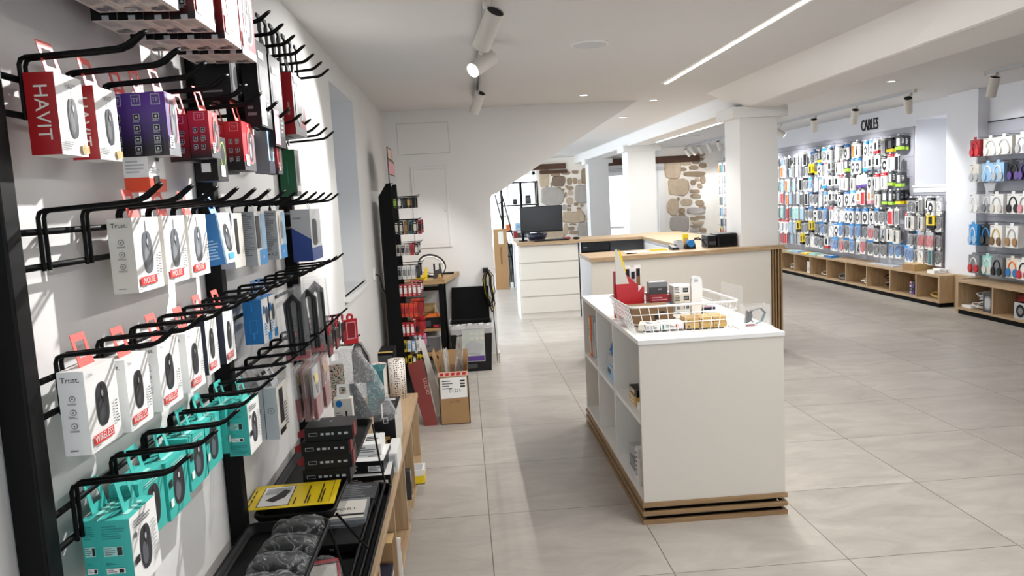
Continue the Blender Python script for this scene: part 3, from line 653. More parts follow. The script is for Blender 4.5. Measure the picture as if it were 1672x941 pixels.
for x, y, z, t, w, h, wn, lb in ((-.590, -.985, 2.005, .085, .12, .135, None, 'bulky black box hanging under the topmost cartons'), (-.545, -.90, 2.030, .04, .115, .22, 'light_grey', 'tall black box with grey window behind the topmost cartons'),
                                 (-.548, -.745, 2.02, .06, .13, .25, 'pink', 'black box with pink label left of the large red boxes'), (-.600, -.80, 1.965, .06, .12, .17, 'white', 'black box with white paper tag tucked behind the black boxes')):
    inst('accessory_box', c_black(t, w, h, win=wn), (x, y, z), lb, 'box', G_A, parts=(('hang_tab', TABK2),))
def c_bigred():
    c = Carton(.035, .17, .185, 'red_deep', F='black_card', D='mid_grey', T='dark_grey'); c.on('L').tx('GAMING', .55, .42, .010, 'off_white', vert=True)
    c.on('F').rect(0, 0, 1, .14, 'dark_grey').rect(.4, .14, 1, .86, 'red_deep').ell(.45, .5, .32, .30, 'mid_grey', p=2.6).ell(.5, .5, .2, .24, 'black_plastic').rect(.1, .85, .6, .95, 'light_grey'); return c.mesh('accessory_box')
brm = c_bigred()
for k, nm in enumerate(('front', 'rear')): inst('accessory_box', brm, (-.535 - .04 * k, -.505, 2.005), 'large red and black gaming box at the far post, %s of two' % nm, 'box', G_A, parts=(('hang_tab', TABK2),))
# row of black plastic clips near the top
cb = MB(); o_ = [(0, -.022, 0), (0, .012, 0), (0, .022, -.012), (0, .022, -.12), (0, .012, -.14), (0, .004, -.14), (0, .004, -.06), (0, -.006, -.05), (0, -.006, -.03), (0, .006, -.02), (0, -.006, -.012), (0, -.022, -.012)]
cb.prism([(x, y, z) for x, y, z in o_], (.007, 0, 0), 'dark_grey'); cm_ = cb.mesh('plastic_clip')
for k in range(11):
    inst('plastic_clip', cm_, (-.68 + .016 * (k % 6), -.35 + .19 * (k // 6) + .015 * (k % 6), 2.235 - .014 * (k % 6)), 'dark plastic clip high on the rack, %s from the wall in the %s bunch' % (ORD[k % 6 + 1], ('nearer', 'farther')[k // 6]), 'clip', 'dark plastic clips at the top of the rack')

# middle row: white, blue and grey mouse boxes
def c_trust(w, h, side, lab, cable, t=.046, seed=0, dark=False, front='white'):
    c = Carton(t, w, h, front, L=side, B=side, T=front)
    ink = 'text_dark' if side not in ('navy',) else 'off_white'
    if side == 'white' or side == 'off_white':
        c.on('L').tx('Trust.', .48, .90, .0125, ink, fit=.030)
        for q, bz in enumerate((.68, .52, .36)):
            c.ell(.5, bz, .12, .035, 'text_grey', 16).ell(.5, bz, .09, .026, side, 16); c.ell(.5, bz, .04, .012, 'text_grey', 8); c.lines(.32, bz - .075, .68, bz - .05, 2, 'text_grey', q)
        c.lines(.25, .05, .75, .075, 1, 'text_grey')
    c.on('F').mouse(.46, .52, .19 if not dark else .20, .29 if cable else .27, 'print_mouse' if dark else 'print_mouse_grey', 'dark_grey' if dark else 'mid_grey', cable)
    c.tx('Trust.', .16, .93, .007, 'text_dark'); c.rect(.07, .085, .70, .20, 'red_label').tx(lab, .385, .1425, .017, 'white', fit=.58 * w)
    c.lines(.08, .05, .35, .075, 1, 'text_grey'); c.lines(.80, .20, .92, .50, 8, 'text_grey', seed); return c.mesh('mouse_box')
tm = c_trust(.125, .142, 'off_white', 'MOUSE', True)
for x, y, lb in ((-0.6595, -1.4684, 'white wired mouse box with red label, nearest of three on the middle row'), (-0.6595, -1.3213, 'white wired mouse box with red label, middle of three on the middle row'), (-0.6595, -1.1772, 'white wired mouse box with red label, farthest of three beside the blue box')):
    inst('mouse_box', tm, (x, y, 1.592), lb, 'box', G_C, parts=(('hang_tab', TABR),))
c = Carton(.045, .11, .13, 'blue', F='white', T='blue'); c.on('F').mouse(.5, .5, .22, .28, 'print_mouse', 'print_mouse_grey', True).rect(.3, .08, .7, .2, 'blue_bright').rect(.02, .0, .12, 1, 'blue_light'); c.on('L').lines(.15, .1, .85, .5, 7, 'blue_light')
inst('mouse_box', c.mesh('mouse_box'), (-0.6605, -0.9798, 1.593), 'blue and white wired mouse box tilted forward next to three white ones', 'box', G_C, ry=-.12, parts=(('hang_tab', TABB),))
c = Carton(.04, .10, .15, 'light_grey', F='off_white'); c.on('F').rect(.2, .25, .5, .9, 'black_plastic'); c.on('D').rect(.2, .2, .8, .8, 'blue')
inst('accessory_box', c.mesh('accessory_box'), (-0.6655, -0.8367, 1.59), 'pale grey box with a dark strip behind the blue mouse box', 'box', G_C, parts=(('hang_tab', TABW),))
def c_grey(seed, blk):
    c = Carton(.055, .115, .160, 'print_silver', F='white', T='off_white'); c.on('L').lines(.06, .18, .94, .96, 22, 'text_grey', seed).lines(.1, .08, .5, .13, 1, 'text_dark', seed)
    if not blk: c.tx('CE', .75, .11, .014, 'text_dark')
    c.on('F').rect(.25, 0, 1, .28, 'blue_bright').rect(.55, .28, 1, .95, 'blue_light').tx('USB', .6, .14, .014, 'white')
    if blk: c.rect(.05, .32, .42, .92, 'black_plastic')
    else: c.rect(.2, .3, .6, .9, 'off_white').ell(.5, .6, .18, .2, 'mid_grey')
    return c.mesh('accessory_box')
for x, y, z, s_, blk, lb in ((-.6505, -.655, 1.592, 1, True, 'silver box covered in fine print with a black cable in its window'), (-.648, -.40, 1.592, 2, False, 'silver box with fine print and pale blue front, second of two silver ones')):
    inst('accessory_box', c_grey(s_, blk), (x, y, z), lb, 'box', G_C, parts=(('hang_tab', TABW),))
c = Carton(.07, .20, .19, 'light_grey', F='clear_frost', D='blue_deep'); c.k = 0
c.on('L').prism([c.P(0, 0), c.P(1, 0), c.P(1, .42), c.P(0, .66)], c.n * .0004, 'blue_deep').lines(.15, .10, .7, .14, 1, 'blue_light').lines(.1, .8, .8, .86, 1, 'mid_grey')
c.on('F').rect(0, 0, 1, .25, 'blue_deep').ell(.35, .55, .22, .26, 'black_plastic', p=4).ell(.70, .55, .15, .22, 'light_grey', p=4)
bb = inst('accessory_box', c.mesh('accessory_box'), (-.600, -.05, 1.590), 'large grey and deep blue box with clear window, last on the middle row', 'box', G_C, parts=(('hang_tab', TABW),))

# fourth row: white wireless mouse boxes
wm = c_trust(.112, .138, 'white', 'WIRELESS', False, .042, 4, True); wm2 = c_trust(.10, .132, 'white', 'WIRELESS', False, .046, 5, True); nv = c_trust(.085, .138, 'navy', 'WIRELESS', False, .03, 6, True)
for me, x, y, z, lb in ((wm, -.662, -1.712, 1.352, 'white wireless mouse box with black mouse, nearest on the fourth row'), (wm2, -0.6595, -1.5749, 1.3397, 'white wireless mouse box, second from the camera on the fourth row'),
                        (wm, -0.6635, -1.4121, 1.3402, 'white wireless mouse box, third from the camera on the fourth row'), (wm2, -0.6595, -1.2725, 1.3348, 'white wireless mouse box, fourth from the camera just before the navy ones'),
                        (nv, -0.6755, -1.1036, 1.3418, 'navy sided wireless mouse box, nearer of two beside the second post'), (nv, -0.6755, -0.9631, 1.339, 'navy sided wireless mouse box, farther of two beside the second post')):
    inst('mouse_box', me, (x, y, z), lb, 'box', G_D, parts=(('hang_tab', TABR),))
c = Carton(.055, .09, .132, 'blue', F='white', T='blue_bright'); c.on('L').frame(.3, .25, .7, .55, .002, 'blue_bright', 'blue').rect(.45, .1, .55, .25, 'blue_bright').rect(.45, .75, .5, .95, 'blue_bright')
c.on('F').ell(.6, .6, .2, .2, 'print_mouse_grey').ell(.25, .75, .15, .10, 'blue').lines(.15, .15, .5, .45, 5, 'blue_bright').rect(.6, 0, 1, .2, 'blue_bright')
cm2 = c.mesh('accessory_box')
inst('accessory_box', cm2, (-0.6505, -0.6773, 1.3319), 'blue charger box with outline drawing on its side, front one', 'box', 'blue charger boxes', parts=(('hang_tab', TABB),))
inst('accessory_box', cm2, (-0.6505, -0.6017, 1.3315), 'blue charger box just behind the one with the outline drawing', 'box', 'blue charger boxes', parts=(('hang_tab', TABB),))
# long clear cable packs
def c_cable():
    b = MB(); b.box(-.012, 0, -.045, .045, -.235, 0, 'clear_plastic'); c = b.mesh('cable_pack')
    i = MB(); i.tube([(-.006, -.015, -.22), (-.006, -.02, -.05), (-.006, 0, -.03), (-.006, .02, -.05), (-.006, .015, -.22)], .012, 'black_plastic', 8); i.box(-.010, -.002, -.04, .04, -.233, -.212, 'red_dark')
    return c, i.mesh('coiled_cable')
cc, ci = c_cable()
for k, (x, y, z, rx) in enumerate(((-.60, -.54, 1.345, .10), (-.575, -.42, 1.345, .12), (-.575, -.29, 1.345, .05), (-.60, -.15, 1.345, .0))):
    inst('cable_pack', cc, (x, y, z), 'long clear pack with a black cable hanging at the far end, %s from the camera' % ORD[k + 1], 'cable', 'long clear cable packs', rz=-.9, ry=-.06, parts=(('coiled_cable', ci),))

# lowest row: teal boxes
def c_teal(w, h, seed, front='white', t=.052):
    c = Carton(t, w, h, 'teal', F=front, D='off_white', T='teal'); c.on('L').lines(.10, .74, .88, .93, 6, 'teal_dark', seed).rect(.12, .52, .72, .65, 'mint').lines(.15, .53, .5, .64, 4, 'text_grey').rect(.54, .53, .70, .64, 'text_dark')
    c.lines(.15, .40, .5, .44, 2, 'teal_dark').rect(.15, .29, .74, .36, 'white').lines(.17, .30, .5, .35, 2, 'text_grey').rect(.55, .30, .70, .35, 'text_dark').lines(.1, .04, .9, .22, 6, 'teal_dark', seed + 1)
    c.on('F')
    if front == 'white': c.mouse(.48, .46, .21, .30, 'print_mouse', 'print_mouse_grey').lines(.1, .82, .75, .94, 3, 'text_grey', seed).lines(.74, .2, .92, .75, 10, 'light_grey', seed).rect(.03, .36, .20, .46, 'text_dark').ell(.12, .74, .05, .04, 'text_grey')
    else: c.mouse(.52, .48, .26, .34, 'print_mouse', 'print_mouse_grey').rect(.06, .55, .2, .68, 'text_dark').rect(.04, .22, .18, .36, 'white').lines(.2, .85, .8, .93, 2, 'mint', seed)
    c.on('T').rect(.2, .2, .8, .45, 'mint').lines(.1, .55, .9, .8, 2, 'teal_dark'); return c.mesh('mouse_box')
tw, tt = c_teal(.108, .130, 1), c_teal(.11, .118, 2, 'teal')
for me, x, y, z, lb in ((tw, -.628, -1.690, 1.092, 'teal and white mouse box at the front of the lowest row'), (c_teal(.108, .130, 3, t=.028), -.6815, -1.686, 1.092, 'teal mouse box right behind the frontmost one on the lowest row'),
                        (tt, -0.6535, -1.5843, 1.1147, 'teal mouse box with small labels, second hook of the lowest row'), (tt, -0.6535, -1.4569, 1.1079, 'teal mouse box with dark mouse window, third along the lowest row'),
                        (tt, -0.6535, -1.3339, 1.1201, 'teal mouse box, fourth along the lowest row'), (tt, -0.6535, -1.2286, 1.1238, 'teal mouse box, fifth along the lowest row before the second post'),
                        (tw, -.607, -1.050, 1.114, 'teal mouse box with white front at the second post'), (tt, -0.6535, -1.073, 1.1186, 'teal mouse box behind the white-fronted one at the second post')):
    inst('mouse_box', me, (x, y, z), lb, 'box', G_E, parts=(('hang_tab', TABT),))
def c_greybox():
    c = Carton(.036, .13, .150, 'light_grey', F='off_white', T='print_silver'); c.on('L').ell(.5, .56, .28, .06, 'mid_grey', 16).ell(.5, .56, .2, .045, 'light_grey', 16).ell(.5, .56, .07, .02, 'mid_grey', 8).rect(.48, .05, .52, .45, 'print_silver')
    c.on('F').rect(.2, .25, .55, .92, 'print_mouse').lines(.6, .1, .9, .6, 8, 'text_grey').rect(.1, .05, .6, .15, 'black_card'); return c.mesh('accessory_box')
gm = c_greybox(); TABG = tab_mesh('hang_tab', 'print_silver', .06, .035, -.018, .02)
for k in range(3): inst('accessory_box', gm, (-.600 - .039 * k, -.775 + .003 * k, 1.092), 'pale grey accessory box right of the teal boxes, %s from the front' % ORD[k + 1], 'box', 'pale grey accessory boxes', parts=(('hang_tab', TABG),))
def c_blist(seed):
    b = MB(); b.box(-.016, 0, -.05, .05, -.17, 0, 'clear_red' if seed % 2 else 'clear_plastic'); i = MB(); i.box(-.009, -.006, -.046, .046, -.165, -.005, 'print_silver'); i.box(-.014, -.003, -.02, .02, -.06, -.03, 'yellow' if seed % 3 != 1 else 'lime'); i.box(-.014, -.002, -.046, .046, -.165, -.10, 'red_dark'); i.tube([(-.008, -.03, -.03), (-.004, 0, -.09), (-.008, .03, -.03)], .004, 'dark_grey', 6)
    return b.mesh('blister_pack'), i.mesh('card_insert')
for k in range(6):
    bm_, im_ = c_blist(k); inst('blister_pack', bm_, (-.53 - .026 * (k % 3), -.60 + .15 * (k // 3), 1.105), 'clear blister pack with red card, %s on the %s hook after the grey boxes' % (ORD[k % 3 + 1], ('first', 'second')[k // 3]), 'blister pack', 'clear and red blister packs', ry=-.03, parts=(('card_insert', im_),))
# packs with red round hang tags at the far end of the row
def c_redtag():
    b = MB(); b.box(-.006, 0, -.035, .035, -.085, -.012, 'dark_grey', F='black_card'); b.box(-.0055, .0006, -.03, .03, -.08, -.05, 'red_dark')
    t_ = MB(); t_.lathe([(.010, -.002), (.013, 0), (.010, .002), (.006, 0), (.010, -.002)], (0, 0, 0), 'red', 14); t_.M = None
    tv = MB(); tv.M = Matrix.Translation((-.003, 0, .008)) @ Matrix.Rotation(PI / 2, 4, 'Y'); tv.lathe([(.012, -.003), (.017, 0), (.012, .003), (.006, 0), (.012, -.003)], (0, 0, 0), 'red', 14); tv.M = None; tv.box(-.004, -.002, -.006, .006, -.013, -.004, 'red')
    return b.mesh('tag_pack'), tv.mesh('round_hanger')
ta, tb = c_redtag()
for j, y in enumerate((-.29, -.14, .01)):
    for k in range(8): inst('tag_pack', ta, (-.535 - .019 * k, y, 1.155 - .0015 * k), 'small dark pack on a red round hanger, %s from the front on the %s hook' % (ORD[k + 1], ('nearest', 'middle', 'farthest')[j]), 'hang pack', 'small packs on red round hangers', parts=(('round_hanger', tb),))
c = Carton(.01, .06, .10, 'red', F='red'); c.on('F').frame(.15, .2, .85, .9, .004, 'pink', 'red_dark'); c.on('L').rect(.1, .1, .9, .9, 'red_dark')
inst('tag_pack', c.mesh('tag_pack'), (-.515, .06, 1.145), 'bright red card pack at the tip of the farthest hook', 'hang pack', 'small packs on red round hangers', rz=-.9, parts=(('round_hanger', tb),))

# ------------------------------------------------------------------ trays on the rack
def tray(name, x0, x1, y0, y1, z, label, rim=.022, strut=True, rad=.03):
    def loop(e, zz):
        P = []; xa, xb, ya, yb = x0 - e, x1 + e, y0 - e, y1 + e
        for cx, cy, a0 in ((xb - rad, yb - rad, 0), (xa + rad, yb - rad, 90), (xa + rad, ya + rad, 180), (xb - rad, ya + rad, 270)):
            for k in range(6):
                a = math.radians(a0 + 18 * k); P.append((cx + rad * math.cos(a), cy + rad * math.sin(a), zz))
        return P
    b = MB(); L = [loop(-.006, z), loop(0, z + .004), loop(.002, z + rim), loop(.010, z + rim + .002), loop(.012, z + rim - .006), loop(.002, z - .004), loop(-.006, z - .006)]
    n = len(L[0]); b.add(sum(L, []), [(i * n + j, i * n + (j + 1) % n, (i + 1) * n + (j + 1) % n, (i + 1) * n + j) for i in range(len(L) - 1) for j in range(n)], 'black_metal', True)
    b.add(L[0], [tuple(range(n))], 'black_metal'); b.add(L[-1], [tuple(range(n))[::-1]], 'black_metal')
    return b
t1 = thing('display_tray', (-.60, -.37, .69), 'black metal tray between the second and third rack posts holding black boxes', 'tray', 'black rack trays')
tray('t', -.688, -.475, -.835, .115, .695, '').build('pan', t1)
MB().tube([(-.462, -.82, .70), (-.40, -.70, .535), (-.40, -.14, .535)], .004, 'black_metal').build('brace', t1); MB().tube([(-.462, .09, .70), (-.425, -.06, .60), (-.40, -.14, .535)], .004, 'black_metal').build('brace', t1)
t2 = thing('display_tray', (-.60, -1.35, .69), 'black metal tray nearest the camera holding clear pouches', 'tray', 'black rack trays')
tray('t', -.688, -.475, -1.80, -.895, .695, '').build('pan', t2)
MB().tube([(-.462, -.93, .70), (-.43, -.96, .60), (-.408, -1.0, .50)], .004, 'black_metal').build('brace', t2)

sg = MB(); sg.M = Matrix.Translation((-.612, -.70, .722)) @ Matrix.Rotation(.05, 4, 'Z')
sg.box(-.125, .135, -.10, .095, 0, .002, 'yellow'); z = .0024
for x0, x1, y0, y1, m in ((-.095, .0, -.085, .075, 'text_dark'), (-.092, -.003, -.082, .072, 'white'), (-.085, -.01, .01, .06, 'light_grey')): sg.quad((x0, y0, z), (x1, y0, z), (x1, y1, z), (x0, y1, z), m); z += .0003
sg.prism([(-.075, -.035, z), (-.05, -.055, z), (-.02, -.02, z), (-.012, .03, z), (-.03, .045, z), (-.05, .0, z)], (0, 0, .0003), 'black_card')
for x0, y0, y1 in ((.012, -.085, -.03), (.045, -.085, .06), (.053, -.085, -.02), (.085, -.085, .07), (.093, -.085, .02)): sg.quad((x0, y0, z), (x0 + .004, y0, z), (x0 + .004, y1, z), (x0, y1, z), 'text_dark')
for e in ((.118, .1195, -.095, .09), (.10, .1195, .0885, .09)): sg.quad((e[0], e[2], z), (e[1], e[2], z), (e[1], e[3], z), (e[0], e[3], z), 'kraft_dark')
for k in range(4): sg.quad((-.118, -.08 + .035 * k, z), (-.114, -.08 + .035 * k, z), (-.114, -.055 + .035 * k, z), (-.118, -.055 + .035 * k, z), 'text_dark')
sg.M = None; tag(sg.build('product_sign'), 'yellow card sign with a product photo lying on the black tray', 'sign')
# four flat black boxes stacked on the tray
def flat_box(seed):
    b = Carton(.115, .152, .046, 'black_card'); b.on('F'); b.frame(.08, .38, .26, .62, .0012, 'light_grey', 'black_card')
    for q, a in enumerate((.33, .44, .56, .70, .82)): b.rect(a, .42, a + .045 + .02 * ((q + seed) % 3), .58, 'light_grey')
    b.on('T').lines(.08, .7, .25, .9, 2, 'mid_grey').ell(.5, .55, .03, .06, 'light_grey', 10); return b.mesh('flat_box')
fm = flat_box(1)
tg = MB(); tg.prism([(-.03, -.076, -.005), (-.03, -.105, -.022), (-.03, -.105, -.038), (-.03, -.076, -.042)], (-.0015, 0, 0), 'red_dark'); tgm = tg.mesh('red_hanger')
tg2 = MB(); tg2.prism([(-.02, .0765, .0), (-.02, .0765, -.046), (-.07, .0765, -.046), (-.05, .0765, .0)], (0, .002, 0), 'red_dark'); tg2m = tg2.mesh('side_flap')
for k in range(4):
    inst('flat_box', fm, (-.527 + (-.004, .004, -.002, .012)[k], -.572 + (.0, .003, -.002, .004)[k], .705 + .0465 * (k + 1)), 'flat black box on the rack tray, %s of the four stacked' % ('lowest', 'second from the bottom', 'third from the bottom', 'topmost')[k], 'box', 'flat black boxes on the tray', rz=-PI / 2 + (.0, .02, -.02, .01)[k], parts=(('red_hanger', tgm), ('side_flap', tg2m)) if k else ())
# clear pouches
def pillow(w, l, h, m, seed, name, wr=.010):
    b = MB()
    def f(u, v):
        e = (1 - abs(2 * u - 1) ** 3) * (1 - abs(2 * v - 1) ** 3); q = noise.noise(Vector((u * 5, v * 5, seed * 3.1))) * wr + noise.noise(Vector((u * 14, v * 11, seed))) * wr * .4
        j = noise.noise(Vector((u * 4, v * 4, seed + 40))) * .006
        return ((u - .5) * w + j, (v - .5) * l + j, .002 + h * e ** .6 + max(0, q + .3 * wr) * e ** .3)
    b.grid(f, 26, 22, m); b.grid(lambda u, v: ((u - .5) * w, (.5 - v) * l, .0005), 3, 3, m); return b.mesh(name)
def lump(w, l, h, m, z0=.004):
    b = MB(); b.grid(lambda u, v: (w / 2 * math.cos(2 * PI * u) * math.sin(PI * (v * .98 + .01)), l / 2 * math.sin(2 * PI * u) * math.sin(PI * (v * .98 + .01)), z0 + h / 2 - h / 2 * math.cos(PI * (v * .98 + .01))), 18, 9, m, True); return b.mesh('contents')
lm = lump(.128, .084, .030, 'black_plastic', .003)
for k, (x, y, rz, nm) in enumerate(((-.548, -.925, .10, 'farthest'), (-.552, -1.035, -.06, 'middle'), (-.556, -1.145, .05, 'third'), (-.56, -1.255, -.03, 'nearest'))):
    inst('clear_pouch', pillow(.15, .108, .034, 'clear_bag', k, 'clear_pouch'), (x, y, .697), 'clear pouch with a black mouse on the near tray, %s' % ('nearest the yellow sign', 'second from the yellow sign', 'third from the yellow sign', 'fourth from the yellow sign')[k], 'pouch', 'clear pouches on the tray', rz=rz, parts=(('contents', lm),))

# ------------------------------------------------------------------ low oak bench along the left wall
bn = thing('storage_bench', (-.55, -.3, 0), 'low oak bench with open cubbies along the left wall', 'bench')
BX0, BX1, BY0, BY1, BZ = -.690, -.380, -2.2, 1.585, .45
MB().box(BX0, BX1, BY0, BY1, BZ - .028, BZ, 'oak_y').build('top', bn, bevel=.002)
MB().box(BX0, BX1, BY0, BY1, .045, .068, 'oak_y').build('bottom_board', bn, bevel=.002)
for k in range(8): y = BY1 - .03 - .535 * k; MB().box(BX0 + .01, BX1 - .004, y, y + .022, .068, BZ - .028, 'oak_z').build('divider', bn, bevel=.002)
MB().box(BX0, BX0 + .008, BY0, BY1, .068, BZ - .028, 'kraft').build('back_panel', bn)
for y in (BY1 - .06, .5, -.6, -1.7): MB().cyl((BX1 - .03, y, 0), (BX1 - .03, y, .045), .018, 'mid_grey', 14).build('foot', bn)
# things in and on the bench
def carton(name, x0, x1, y0, y1, z0, z1, m, label, cat='box', group=None, rz=0, deco=None, par=(), **kw):
    """upright carton whose front faces the camera (-y)"""
    c = Carton(y1 - y0, x1 - x0, z1 - z0, m, **kw)
    if deco: deco(c)
    return inst(name, c.mesh(name), ((x0 + x1) / 2, y0, z1), label, cat, group, rz=-PI / 2 + rz, parts=par)
def d_tall(c):
    c.on('F').rect(.45, .78, .68, .93, 'light_grey').rect(.48, .80, .65, .91, 'text_dark').tx('N', .12, .55, .016, 'white').lines(.25, .53, .55, .58, 1, 'light_grey').lines(.36, .22, .72, .44, 5, 'gold', 2).rect(.36, .16, .95, .19, 'blue'); c.on('T').rect(.25, .78, .8, .92, 'light_grey').lines(.2, .1, .9, .7, 7, 'mid_grey'); c.on('R').rect(0, 0, 1, 1, 'off_white')
carton('accessory_box', -.508, -.410, .47, .80, BZ, .632, 'black_card', 'tall black box with white side standing on the oak bench', deco=d_tall)
def d_wb(c): c.on('F').rect(.04, .25, .3, .4, 'light_grey').lines(.05, .55, .35, .8, 2, 'light_grey').rect(.60, .15, .94, .62, 'white').lines(.62, .2, .92, .58, 6, 'text_dark'); c.on('T').rect(0, 0, 1, 1, 'white').rect(.2, .35, .5, .6, 'blue_bright').lines(.55, .2, .9, .5, 3, 'text_grey').rect(.1, .7, .4, .9, 'mid_grey')
carton('accessory_box', -.57, -.398, .03, .26, BZ, .503, 'black_card', 'black and white box on the bench, lower of two under the tray', deco=d_wb, rz=.02)
carton('accessory_box', -.585, -.425, .06, .28, .504, .555, 'black_card', 'black and white box on the bench, upper of two under the tray', deco=d_wb, rz=-.04)
carton('accessory_box', -.60, -.44, .14, .30, .556, .60, 'white', 'small white box on top of the two black and white ones', deco=lambda c: (c.on('T').rect(.1, .3, .5, .7, 'blue_bright').lines(.55, .3, .9, .7, 3, 'text_dark'), c.on('F').lines(.1, .2, .9, .8, 3, 'text_grey')))
carton('accessory_box', -.425, -.384, .20, .42, BZ, .535, 'white', 'narrow white box beside the black and white stack on the bench', deco=lambda c: c.on('F').rect(.2, .3, .8, .9, 'light_grey'))
for k in range(3):
    tb_ = tray('t', -.675 + .022 * k, -.396 - .022 * k, -1.15 + .022 * k, -.04 - .022 * k, BZ + .008 + .012 * k, '', rim=.034)
    tag(tb_.build('metal_tray', loc=(-.55, -.6, BZ + .001 + .012 * k)), 'spare black metal tray lying on the oak bench, %s of three nested' % ('lowest', 'middle', 'topmost')[k], 'tray', 'spare black trays on the bench')
z0 = BZ + .036
def d_pack(c): c.on('T').rect(.05, .1, .95, .9, 'off_white').tx('FORT', .55, .5, .03, 'text_dark').rect(.05, .2, .95, .28, 'black_card'); c.on('F').lines(.1, .2, .9, .8, 3, 'light_grey')
carton('software_case', -.62, -.43, -.25, -.09, z0, z0 + .035, 'dark_grey', 'black keyboard box in the spare tray under the yellow sign', deco=lambda c: c.on('T').lines(.05, .1, .95, .9, 7, 'mid_grey'))
carton('software_case', -.60, -.435, -.47, -.27, z0, z0 + .045, 'mid_grey', 'grey printed package with bold black lettering in the spare tray', deco=d_pack, rz=.04)
carton('software_case', -.61, -.44, -.62, -.49, z0, z0 + .03, 'black_card', 'flat black package in the middle of the spare tray', deco=lambda c: c.on('F').tx('cc', .5, .5, .015, 'light_grey'))
for k, (y, nm) in enumerate(((-.80, 'farther'), (-1.02, 'nearer'))):
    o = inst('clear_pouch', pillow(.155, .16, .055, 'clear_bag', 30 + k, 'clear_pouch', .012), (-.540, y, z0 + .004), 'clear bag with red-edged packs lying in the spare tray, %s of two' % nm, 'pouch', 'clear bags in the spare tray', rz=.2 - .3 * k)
    c = MB(); c.box(-.08, .06, -.06, .06, .004, .012, 'dark_grey'); c.box(-.07, .06, -.05, .05, .014, .022, 'off_white'); c.box(-.08, .07, .055, .062, .024, .032, 'red'); c.box(.062, .07, -.06, .05, .014, .022, 'red'); m_ = c.mesh('contents')
    q = bpy.data.objects.new('contents', m_); COL.objects.link(q); q.parent = o
# cubby contents seen from the aisle
c = Carton(.12, .115, .08, 'white'); c.on('L').rect(0, 0, 1, .6, 'yellow').ell(.35, .32, .1, .16, 'gold', 10).rect(0, 0, 1, .06, 'text_dark'); c.on('F').rect(0, 0, 1, .6, 'yellow'); c.on('T').rect(.1, .1, .9, .9, 'light_grey')
# support plank it stands on
o = inst('accessory_box', c.mesh('accessory_box'), (-.335, 1.115, .150), 'white and yellow box sticking out of a bench cubby above the floor', 'box', 'boxes in the bench cubbies')
c = Carton(.10, .05, .15, 'dark_grey', F='light_grey'); c.on('F').rect(.1, .1, .9, .6, 'black_card')
inst('accessory_box', c.mesh('accessory_box'), (-.392, .88, .22), 'narrow grey box upright in the cubby beside the yellow box', 'box', 'boxes in the bench cubbies')
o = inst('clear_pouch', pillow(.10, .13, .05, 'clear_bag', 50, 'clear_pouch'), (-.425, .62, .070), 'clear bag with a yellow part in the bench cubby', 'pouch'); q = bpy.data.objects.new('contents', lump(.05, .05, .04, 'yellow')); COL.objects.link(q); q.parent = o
c = Carton(.11, .09, .17, 'kraft', F='kraft_dark', T='kraft_light'); c.on('T').ell(.4, .5, .12, .12, 'dark_grey', 10).ell(.7, .5, .12, .12, 'white', 10)
inst('accessory_box', c.mesh('accessory_box'), (-.388, -.115, .30), 'brown cardboard box upright in the near bench cubby', 'box', 'boxes in the bench cubbies')
c = Carton(.09, .10, .16, 'navy', F='navy'); c.on('F').rect(.55, .05, .9, .6, 'light_grey').rect(.2, .7, .9, .9, 'white').lines(.25, .72, .85, .88, 4, 'text_dark'); c.on('L').rect(.2, .7, .8, .9, 'white').rect(.6, .05, .95, .55, 'light_grey')
inst('accessory_box', c.mesh('accessory_box'), (-.385, -.235, .23), 'navy box with white label next to the brown cardboard box', 'box', 'boxes in the bench cubbies')
c = Carton(.12, .012, .18, 'white', F='white'); c.on('F').rect(.0, .7, 1, .9, 'red')
inst('printed_card', c.mesh('printed_card'), (-.370, -.02, .255), 'white card sleeve with red edge leaning by the brown box', 'card')
# on the far end of the bench
carton('accessory_box', -.625, -.53, 1.17, 1.34, BZ, .690, 'teal_box', 'dark teal box standing at the far end of the bench', deco=lambda c: (c.on('T').tube([c.P(.25, .3), c.P(.35, .5) + Vector((0, 0, .012)), c.P(.65, .5) + Vector((0, 0, .012)), c.P(.75, .3)], .004, 'teal_dark', 6), c.on('R').rect(0, 0, .9, 1, 'off_white')))
for x, y, r_, h_, m, lb in ((-.600, 1.52, .052, .205, 'paper_red_dots', 'white paper roll with red dots at the end of the bench'), (-.487, 1.50, .050, .232, 'paper_dots', 'white paper roll with dark dots at the bench end by the black stand')):
    t = thing('paper_roll', (x, y, BZ), lb, 'paper roll', 'dotted paper rolls')
    b = MB(); b.lathe([(.018, 0), (r_, 0), (r_, h_), (.018, h_), (.018, 0)], (x, y, BZ), m, 28); b.build('paper', t); MB().lathe([(.017, .003), (.017, h_ - .003), (.014, h_ - .003), (.014, .003), (.017, .003)], (x, y, BZ), 'kraft', 16).build('core', t)
# pieces hanging at the far end of the rack
b = Carton(.02, .055, .175, 'swirl_print', F='swirl_print'); inst('swirl_pack', b.mesh('swirl_pack'), (-.590, .10, .955), 'pack with a colourful swirling print hanging at the end of the rack', 'pack', rz=-1.2, parts=(('hang_tab', TABW),))
carton('cable_box', -.602, -.53, .03, .075, .70, .830, 'off_white', 'white pack with a round blue logo standing on the tray end', deco=lambda c: (c.on('F').ell(.3, .85, .18, .11, 'blue').lines(.1, .1, .5, .6, 6, 'text_grey').rect(.62, .05, .72, .62, 'text_dark')), par=(('hang_tab', TABW),))
b = MB()
def bag(u, v):
    a = 2 * PI * u; k = 1 - v; w_ = .055 + .055 * k ** .8; d_ = .03 + .035 * k; q = 1 + .25 * noise.noise(Vector((3 * math.cos(a), 3 * math.sin(a), v * 4)))
    return (-.525 - .055 * v + .04 * k + w_ * math.cos(a) * q, .33 + d_ * math.sin(a) * q, .66 + .32 * v)
